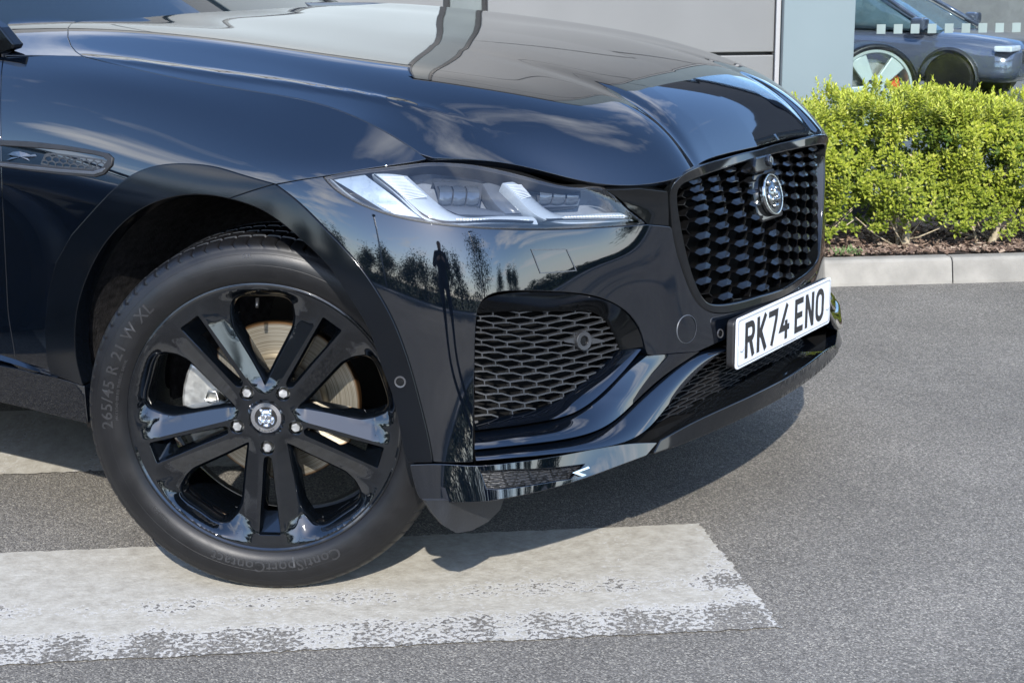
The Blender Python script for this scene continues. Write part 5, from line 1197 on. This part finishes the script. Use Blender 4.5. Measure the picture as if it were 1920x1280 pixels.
    mxx = t.nodes.new('ShaderNodeMix'); mxx.data_type = 'RGBA'; mxx.inputs['B'].default_value = (.20, .11, .05, 1); t.links.new(mr.outputs[0], mxx.inputs['Factor']); t.links.new(r1.outputs[0], mxx.inputs['A']); t.links.new(mxx.outputs['Result'], b_.inputs['Base Color'])
    mb = MB(); mb.lathe([(.172, -.045), (.172, -.022), (.170, -.020), (.108, -.020), (.106, -.018), (.104, .012), (.100, .018), (.02, .020)][::-1], 90, fr); disc = mb.build('brake_disc', dm, wh, sharp=35)
    mb = MB(); P = arcp(0, 0, .198, .198, 152, 212, 8)+arcp(0, 0, .120, .120, 212, 152, 8); mb.prism(P, -.05, .026, fr); cal_ = bevel(mb.build('brake_caliper', ALU, wh), .006, 2)
    mb = MB(); mb.prism(arcp(0, 0, .150, .150, 172, 194, 6)+arcp(0, 0, .112, .112, 194, 172, 6), .026, .034, fr); bevel(mb.build('caliper_bridge', ALU, wh), .004)
    mb = MB(); mb.tube([fr(x, y, .036) for x, y in ((-.142, .020), (-.136, .036), (-.120, .034), (-.116, .012), (-.098, .010), (-.092, .030), (-.108, .040))], .0022, 6); mb.build('pad_spring', NUT, wh, smooth=True)
    mb = MB(); a = R(92); mb.tube([fr(.248*math.cos(a), .248*math.sin(a), .096), fr(.236*math.cos(a), .236*math.sin(a), .103), fr(.231*math.cos(a), .231*math.sin(a), .106)], [.004, .004, .0035], 8); mb.build('valve', BLK, wh, smooth=True)
    return wh
full_wheel(WK, STEER)
# the far front wheel and the rear wheels, seen only as shadow and through gaps
for k, dl, sd in ((np.array([0, .80, .3752]), STEER, 1), (np.array([-2.87, -.80, .3752]), 0, -1), (np.array([-2.87, .80, .3752]), 0, 1)):
    fr = (lambda k, dl, sd: (lambda a, b, c: k+np.array([math.cos(dl), math.sin(dl), 0])*a+np.array([0, 0, 1.0])*b+np.array([-sd*math.sin(dl), sd*math.cos(dl), 0])*c))(k, dl, sd)
    mb = MB(); mb.lathe([(.10, .09), (.26, .10), (.283, .118), (.31, .132), (.345, .128), (.368, .11), (.375, .06), (.375, -.06), (.368, -.11), (.345, -.128), (.29, -.12), (.25, -.10)][::-1], 60, fr); wh2 = mb.build('wheel', RUB, car, sharp=40)
    mb = MB(); mb.lathe([(.275, .112), (.15, .09), (.001, .095)], 40, fr); mb.build('rim', ALLOY, wh2, smooth=True)
# ------------------------------------------------------------------ behind the showroom glass: display wheel and added SUV model
def rb(a, b_): return EW(a, b_, 0)
dw = empty('wheel_display_stand', tuple(EW(2.674, 5.3, .12))); SILV = mat('pale silver alloy', (.42, .48, .47), rough=.35, metal=.3, noise=(8, .08)); tag(dw, 'pale silver five-spoke wheel standing inside the showroom window', 'wheel')
WS = .86
dfn = lambda x, y, h: E1*x*WS+np.array([0, 0, y*WS+.362])-E2*h
mb = MB(); mb.box((-.12, -.16, 0), (.12, .16, .105), Matrix.Rotation(TH, 4, 'Z')); bevel(mb.build('stand', DGR, dw), .01)
mb = MB(); mb.lathe([(.262, .02), (.262, .095), (.255, .102), (.243, .100), (.236, .085), (.230, -.02)][::-1], 60, dfn); mb.build('rim', SILV, dw, sharp=40)
mb = MB(); mb.lathe([(.262, -.10), (.275, -.115), (.295, -.11), (.303, -.08), (.303, .08), (.295, .11), (.275, .115), (.262, .10)], 60, dfn); mb.build('tyre', RUB, dw, smooth=True)
for k in range(5):
    a = R(90+36+72*k-6); c_, s_ = math.cos(a), math.sin(a); P = [(.03, -.032), (.24, -.060), (.24, .060), (.03, .032)]; mb = MB(); mb.prism([(x*c_-y*s_, x*s_+y*c_) for x, y in P], .055, .088, dfn); bevel(mb.build('spoke', SILV, dw), .006)
    a2 = R(90+72*k+30); mb = MB(); f3 = lambda x, y, h, a2=a2: dfn(.058*math.cos(a2)+x, .058*math.sin(a2)+y, h); mb.lathe([(.014, .088), (.014, .094), (.0001, .095)][::-1], 12, f3); mb.build('wheel_nut', DGR, dw, sharp=40)
mb = MB(); mb.lathe([(.07, .05), (.07, .09), (.03, .094), (.0001, .095)][::-1], 30, dfn); mb.build('hub', SILV, dw, sharp=40)
mb = MB(); mb.prism(arcp(0, 0, .20, .20, -10, 42, 6)+arcp(0, 0, .14, .14, 42, -10, 6), -.03, .03, dfn); bevel(mb.build('brake_caliper', mat('orange caliper paint', (.55, .09, .02), rough=.35, noise=(9, .1)), dw), .006)
mb = MB(); mb.lathe([(.19, 0), (.09, .004), (.001, .004)], 40, dfn); mb.build('brake_disc', mat('showroom disc steel', (.30, .30, .29), rough=.4, metal=.8, noise=(60, .2)), dw, smooth=True)
# half-size model added inside, in place of an SUV reflected in the glass
SUVP = mat('slate blue car paint', (.075, .09, .125), rough=.12, metal=.35, coat=1.0, noise=(3, .05)); SUVG = mat('tinted car glass', (.06, .10, .12), rough=.04, spec=.9, noise=(3, .2)); LAMP = mat('clear lamp', (.45, .5, .55), rough=.1, noise=(9, .1))
SC_ = .52; hd = TH-R(42); cwp = EW(4.15, 8.0, .10); fwd = np.array([math.cos(hd), math.sin(hd), 0]); lft = np.array([-math.sin(hd), math.cos(hd), 0])
def loft(name, st, mt, nseg=28, par=None, ex=3.2):
    """stations (x, half width bottom, half width top, z0, z1): rounded-box sections"""
    V = []
    for (x, wb, wt, z0, z1) in st:
        for i in range(nseg):
            q = 2*math.pi*i/nseg; c_, s_ = math.cos(q), math.sin(q); yy = math.copysign(abs(c_)**(2/ex), c_); zz = math.copysign(abs(s_)**(2/ex), s_); tt = (zz+1)/2; V.append((x, yy*(wb+(wt-wb)*tt), z0+(z1-z0)*tt))
    n = len(st); F = [(i*nseg+j, i*nseg+(j+1) % nseg, (i+1)*nseg+(j+1) % nseg, (i+1)*nseg+j) for i in range(n-1) for j in range(nseg)]+[tuple(range(nseg))[::-1], tuple((n-1)*nseg+j for j in range(nseg))]
    F = [f[::-1] for f in F]
    return mesh(name, V, F, mt, par, sharp=45)
def simple_suv(name, loc, yaw, scale, SUVP):
    suv = empty(name, loc, yaw); suv.scale = (scale,)*3
    S_ = loft('body', [(-3.85, .80, .78, .45, 1.02), (-3.7, .93, .90, .32, 1.10), (-3.0, .98, .94, .28, 1.12), (-2.0, .98, .94, .26, 1.10), (-1.0, .98, .93, .26, 1.08), (-.4, .98, .90, .28, 1.06), (.2, .98, .84, .30, 1.02), (.6, .95, .76, .30, .96), (.8, .88, .70, .33, .90), (.9, .74, .60, .40, .82)], SUVP, par=suv)
    loft('cabin', [(-3.75, .78, .62, 1.0, 1.18), (-3.3, .86, .66, 1.0, 1.58), (-2.4, .88, .68, 1.0, 1.66), (-1.4, .88, .68, 1.0, 1.64), (-.9, .86, .74, 1.0, 1.40), (-.30, .82, .80, 1.0, 1.05)], SUVG, par=suv, ex=4.5)
    loft('roof', [(-3.45, .62, .50, 1.52, 1.60), (-3.2, .68, .60, 1.57, 1.655), (-2.4, .70, .62, 1.62, 1.70), (-1.5, .70, .62, 1.60, 1.675), (-1.2, .66, .58, 1.56, 1.60)], SUVP, par=suv, ex=4)
    for s in (-1, 1):
        for (p0, p1) in (((-.28, 1.06), (-1.32, 1.62)), ((-1.75, 1.08), (-1.85, 1.62)), ((-2.75, 1.10), (-2.85, 1.62))):
            mb = MB(); mb.tube([(p0[0], s*.86, p0[1]), ((p0[0]+p1[0])/2, s*.80, (p0[1]+p1[1])/2), (p1[0], s*.70, p1[1])], .035, 6); mb.build('pillar', SUVP, suv, smooth=True)
        mb = MB(); mb.lathe([(.36, -.12), (.37, -.08), (.37, .08), (.34, .115), (.27, .12), (.10, .09), (.001, .09)][::-1], 36, lambda x, y, h, s=s: (x, s*(.86+h), .37+y)); mb.build('wheel', RUB, suv, sharp=40)
        mb = MB(); mb.lathe([(.36, -.12), (.37, -.08), (.37, .08), (.34, .115), (.27, .12), (.10, .09), (.001, .09)][::-1], 36, lambda x, y, h, s=s: (x-2.87, s*(.86+h), .37+y)); mb.build('wheel', RUB, suv, sharp=40)
        mb = MB(); mb.lathe([(.43, .0), (.46, .10), (.42, .13)], 30, lambda x, y, h, s=s: (x, s*(.865+h), .37+y), 0, math.pi); mb.build('wheel_arch', DGR, suv, smooth=True)
        mb = MB(); mb.box((-.55, min(s*.92, s*1.14), 1.06), (-.33, max(s*.92, s*1.14), 1.24)); bevel(mb.build('door_mirror', SUVP, suv), .05, 3)
        mb = MB(); mb.box((.62, min(s*.52, s*.90), .78), (.88, max(s*.52, s*.90), .86)); bevel(mb.build('headlight', LAMP, suv), .02)
    mb = MB(); mb.box((.80, -.50, .60), (.915, .50, .80)); bevel(mb.build('grille', DGR, suv), .02)
    return suv
tag(simple_suv('reflected_suv_model', tuple(cwp+lft*.95*SC_), hd, SC_, SUVP), 'slate blue half-size SUV model added behind the showroom glass for a reflected SUV', 'car')
BLKP = mat('plain black car paint', (.004, .004, .005), rough=.06, ior=1.6, noise=(3, .05))
tag(simple_suv('parked_suv', (-2.05, -2.92, 0), 0.0, 1.0, BLKP), 'black SUV parked alongside, seen only as a dark reflection in the door', 'car')

# ------------------------------------------------------------------ across the road, seen as reflections in the paint
GRASS = mat('verge grass', (.045, .075, .02), rough=.9, noise=(3, .4), bump=(60, .8, .03))
PAVE = mat('far pavement', (.28, .27, .26), rough=.9, noise=(5, .15))
tag(mesh('pavement', [EW(a, b_, .09) for a, b_ in ((-60, -11.2), (60, -11.2), (60, -9.5), (-60, -9.5))]+[EW(a, b_, -.05) for a, b_ in ((-60, -9.5), (60, -9.5))], [(0, 1, 2, 3), (3, 2, 5, 4)], PAVE, smooth=False), kind='structure')
tag(mesh('verge', [EW(a, b_, z) for a, b_, z in ((-80, -40, .9), (80, -40, .9), (80, -11.2, .10), (-80, -11.2, .10))], [(0, 1, 2, 3)], GRASS, smooth=False), kind='structure')
TLEAF, t, b = newmat('tree leaf'); gi_ = t.nodes.new('ShaderNodeNewGeometry'); r_ = ramp(t, gi_.outputs['Random Per Island'], [(0, (.020, .038, .010)), (.6, (.045, .075, .018)), (1, (.085, .12, .03))]); t.links.new(r_.outputs[0], b.inputs['Base Color']); b.inputs['Roughness'].default_value = .6
TBARK = mat('tree bark', (.09, .07, .05), rough=.9, noise=(12, .4), bump=(30, .6, .01))
def tree(a, b_, h, wd, seed, label, grp='trees across the road', n=1500, low=.18):
    rnd = random.Random(seed); p0 = EW(a, b_, .0+max(0, (-11.2-b_))*.0277); root = empty('tree', tuple(p0)); tag(root, label, 'tree', grp)
    mb = MB(); top = np.array([rnd.uniform(-.2, .2), rnd.uniform(-.2, .2), h*.92]); mb.tube([(0, 0, -.1), top*.3+np.array([.05, 0, 0]), top*.65, top], [.02*h, .015*h, .009*h, .003*h], 7)
    tips = []
    for k in range(9):
        t0 = rnd.uniform(low, .8); s = top*t0; ang = rnd.uniform(0, 6.28); L = wd*rnd.uniform(.5, 1.0)*(1.15-t0); e = s+np.array([math.cos(ang)*L, math.sin(ang)*L, L*rnd.uniform(.5, 1.2)]); mb.tube([s, (s+e)/2+np.array([0, 0, -.05]), e], [.006*h, .004*h, .0015*h], 5, cap=False); tips.append(e); tips.append((s+e)/2)
    mb.build('trunk', TBARK, root, smooth=True)
    tips += [top, top*.85, top*.7]; V = []; F = []
    for k in range(n):
        c = tips[rnd.randrange(len(tips))]; q = c+np.array([rnd.gauss(0, .30*wd), rnd.gauss(0, .30*wd), rnd.gauss(0, .10*h)])
        if q[2] < low*h*.6: continue
        sz = rnd.uniform(.05, .12)*(h/5)**.5; d = np.array([rnd.gauss(0, 1), rnd.gauss(0, 1), rnd.gauss(0, 1)]); d /= np.linalg.norm(d); e = np.cross(d, [rnd.random(), rnd.random(), rnd.random()]); e /= np.linalg.norm(e); b0 = len(V)
        V += [q-d*sz, q+e*sz*.6, q+d*sz, q-e*sz*.6]; F += [(b0, b0+1, b0+2), (b0, b0+2, b0+3)]
    mesh('crown', V, F, TLEAF, root, smooth=False)
rnd = random.Random(21)
for i in range(9): tree(-21+rnd.uniform(-1.5, 1.5), -9+i*1.7, rnd.uniform(3.5, 5.0), 1.3, 300+i, 'added leafy tree at the end of the road, darkening the wing reflection', grp='added trees at the road end', n=1100, low=.05)  # unseen tree row, added to darken the horizon mirrored in the wing
spots = [(-16, -14), (-13.5, -13), (-11.5, -15), (-9.6, -13), (-8.2, -14), (-6.9, -12.7), (-5.6, -14.5), (-4.2, -13.2), (-3.0, -12.6), (-1.7, -14.5), (-.5, -13), (.9, -12.8), (5.6, -14.2), (11.5, -14), (14.5, -12.5), (18, -13.5), (-20, -13), (-25, -15)]
for i, (a, b_) in enumerate(spots):
    tree(a, b_, rnd.uniform(2.3, 3.7) if not 2 < a < 9 else rnd.uniform(5.5, 7.0), rnd.uniform(.9, 1.3) if not 2 < a < 9 else 2.2, 100+i, 'leafy roadside tree seen only as a reflection in the black paint', n=3600 if 2 < a < 9 else 2600)
mb = MB(); V = []; F = []
for k in range(26000):
    a = rnd.uniform(-32, 26); hh_ = .85+.25*math.sin(a*.9)+.25*math.sin(a*2.3); q = EW(a, -12.0+rnd.gauss(0, .28), .15+hh_*rnd.random()); sz = rnd.uniform(.05, .11); d = np.array([rnd.gauss(0, 1), rnd.gauss(0, 1), rnd.gauss(0, 1)]); d /= np.linalg.norm(d); e = np.cross(d, [.3, .5, .8]); e /= np.linalg.norm(e)+1e-9; b0 = len(V)
    V += [q-d*sz, q+e*sz*.6, q+d*sz, q-e*sz*.6]; F += [(b0, b0+1, b0+2), (b0, b0+2, b0+3)]
tag(mesh('far_hedge', V, F, TLEAF, smooth=False), 'long dark hedge across the road, seen as a reflection', 'hedge', kind='stuff')
STEEL = mat('galvanised steel', (.30, .31, .32), rough=.45, metal=.7, noise=(12, .15))
for a, b_, lb in ((-6.2, -10.6, 'slim street lamp reflected left of the headlamp corner'), (3.6, -10.6, 'slim street lamp reflected right of the washer flap')):
    lp = empty('street_lamp', tuple(EW(a, b_, .09))); tag(lp, lb, 'street lamp', 'street lamps across the road')
    mb = MB(); mb.tube([(0, 0, 0), (0, 0, 1.2), (0, 0, 5.6)], [.08, .06, .045], 10); mb.build('pole', STEEL, lp, smooth=True)
    mb = MB(); mb.box((-.09, -.02, 5.56), (.09, .55, 5.66)); bevel(mb.build('lamp_head', DGR, lp), .03)

# ------------------------------------------------------------------ the photographer, mirrored in the bumper
def person(loc, yaw):
    root = empty('person', loc, yaw); tag(root, 'person in dark clothes holding up a phone, reflected in the bumper', 'person')
    # joints: forward is +y
    J = [('pelvis', (0, 0, .95), .135), ('waist', (0, .0, 1.10), .125), ('chest', (0, .0, 1.33), .150), ('neck', (0, .01, 1.49), .058), ('chin', (0, .03, 1.56), .070), ('head', (0, .025, 1.67), .088), ('crown', (0, .015, 1.74), .060)]
    E = [(0, 1), (1, 2), (2, 3), (3, 4), (4, 5), (5, 6)]
    def add(name, p, r_, par): J.append((name, p, r_)); E.append((par, len(J)-1)); return len(J)-1
    for s in (-1, 1):
        sh = add('shoulder', (s*.17, 0, 1.42), .068, 2); el = add('elbow', (s*.25, .10, 1.17), .048, sh); wr = add('wrist', (s*.10, .33, 1.27), .030, el); pm = add('palm', (s*.075, .385, 1.285), .028, wr)
        for f in range(4):
            k1 = add('finger', (s*.055, .415+.004*f, 1.31-.017*f), .0095, pm); add('finger', (s*(.015+.004*f), .425, 1.315-.017*f), .0085, k1)
        th = add('thumb', (s*.05, .385, 1.325), .010, pm); add('thumb', (s*.02, .395, 1.34), .009, th)
        hp = add('hip', (s*.095, 0, .88), .098, 0); kn = add('knee', (s*.11, .02, .49), .062, hp); an = add('ankle', (s*.12, -.01, .10), .042, kn); he = add('heel', (s*.12, -.03, .045), .040, an); add('toe', (s*.135, .17, .035), .034, he)
    me = bpy.data.meshes.new('body'); me.from_pydata([j[1] for j in J], E, []); o = bpy.data.objects.new('body', me); COL.objects.link(o)
    md = o.modifiers.new('skin', 'SKIN'); md.use_smooth_shade = True; sv_ = me.skin_vertices[0].data
    for i, j in enumerate(J): sv_[i].radius = (j[2], j[2]*(.80 if j[0] in ('waist', 'chest', 'pelvis') else 1.0)); sv_[i].use_root = (i == 0)
    o.modifiers.new('sub', 'SUBSURF').levels = 2
    dg = bpy.context.evaluated_depsgraph_get(); m2 = bpy.data.meshes.new_from_object(o.evaluated_get(dg)); bpy.data.objects.remove(o)
    m2.materials.clear()
    SKIN = mat('skin', (.42, .27, .20), rough=.55, noise=(20, .08)); TOP = mat('dark jacket cloth', (.018, .02, .026), rough=.85, noise=(60, .3)); TR = mat('dark trousers cloth', (.014, .015, .018), rough=.85, noise=(60, .3)); SH = mat('black shoes', (.01, .01, .01), rough=.4, noise=(20, .2)); HAIR = mat('dark hair', (.02, .014, .01), rough=.6, noise=(90, .3))
    for q in (SKIN, TOP, TR, SH, HAIR): m2.materials.append(q)
    for p in m2.polygons:
        c = p.center; p.use_smooth = True
        p.material_index = (4 if (c.z > 1.69 or (c.z > 1.60 and c.y < 0.0)) else 0) if c.z > 1.50 else (0 if (c.y > .335 and c.z > 1.1) else (1 if c.z > .95 else (2 if c.z > .11 else 3)))
    link('body', m2, None, root)
    mb_ = MB()
    for s in (-1, 1): blob(mb_, lambda x, y, h: (x, .105+h, 1.655+y), s*.032, .01, .014, .007, .006)
    blob(mb_, lambda x, y, h: (x, .105+h, 1.655+y), 0, -.022, .013, .022, .024); blob(mb_, lambda x, y, h: (x, .100+h, 1.655+y), 0, -.058, .024, .007, .006)
    for s in (-1, 1): blob(mb_, lambda x, y, h, s=s: (s*(.080+h), .01+x, 1.655+y), 0, 0, .014, .028, .012)
    mb_.build('face', SKIN, root, smooth=True)
    ph = MB(); ph.box((-.075, .405, 1.275), (.075, .413, 1.352)); bevel(ph.build('phone', GLOSS, root), .004)
    return root
fh = np.array([-math.sin(YAW), math.cos(YAW), 0]); pp = CAM-fh*.452-C_R*0.0; person((float(pp[0]), float(pp[1]), 0.0), YAW)
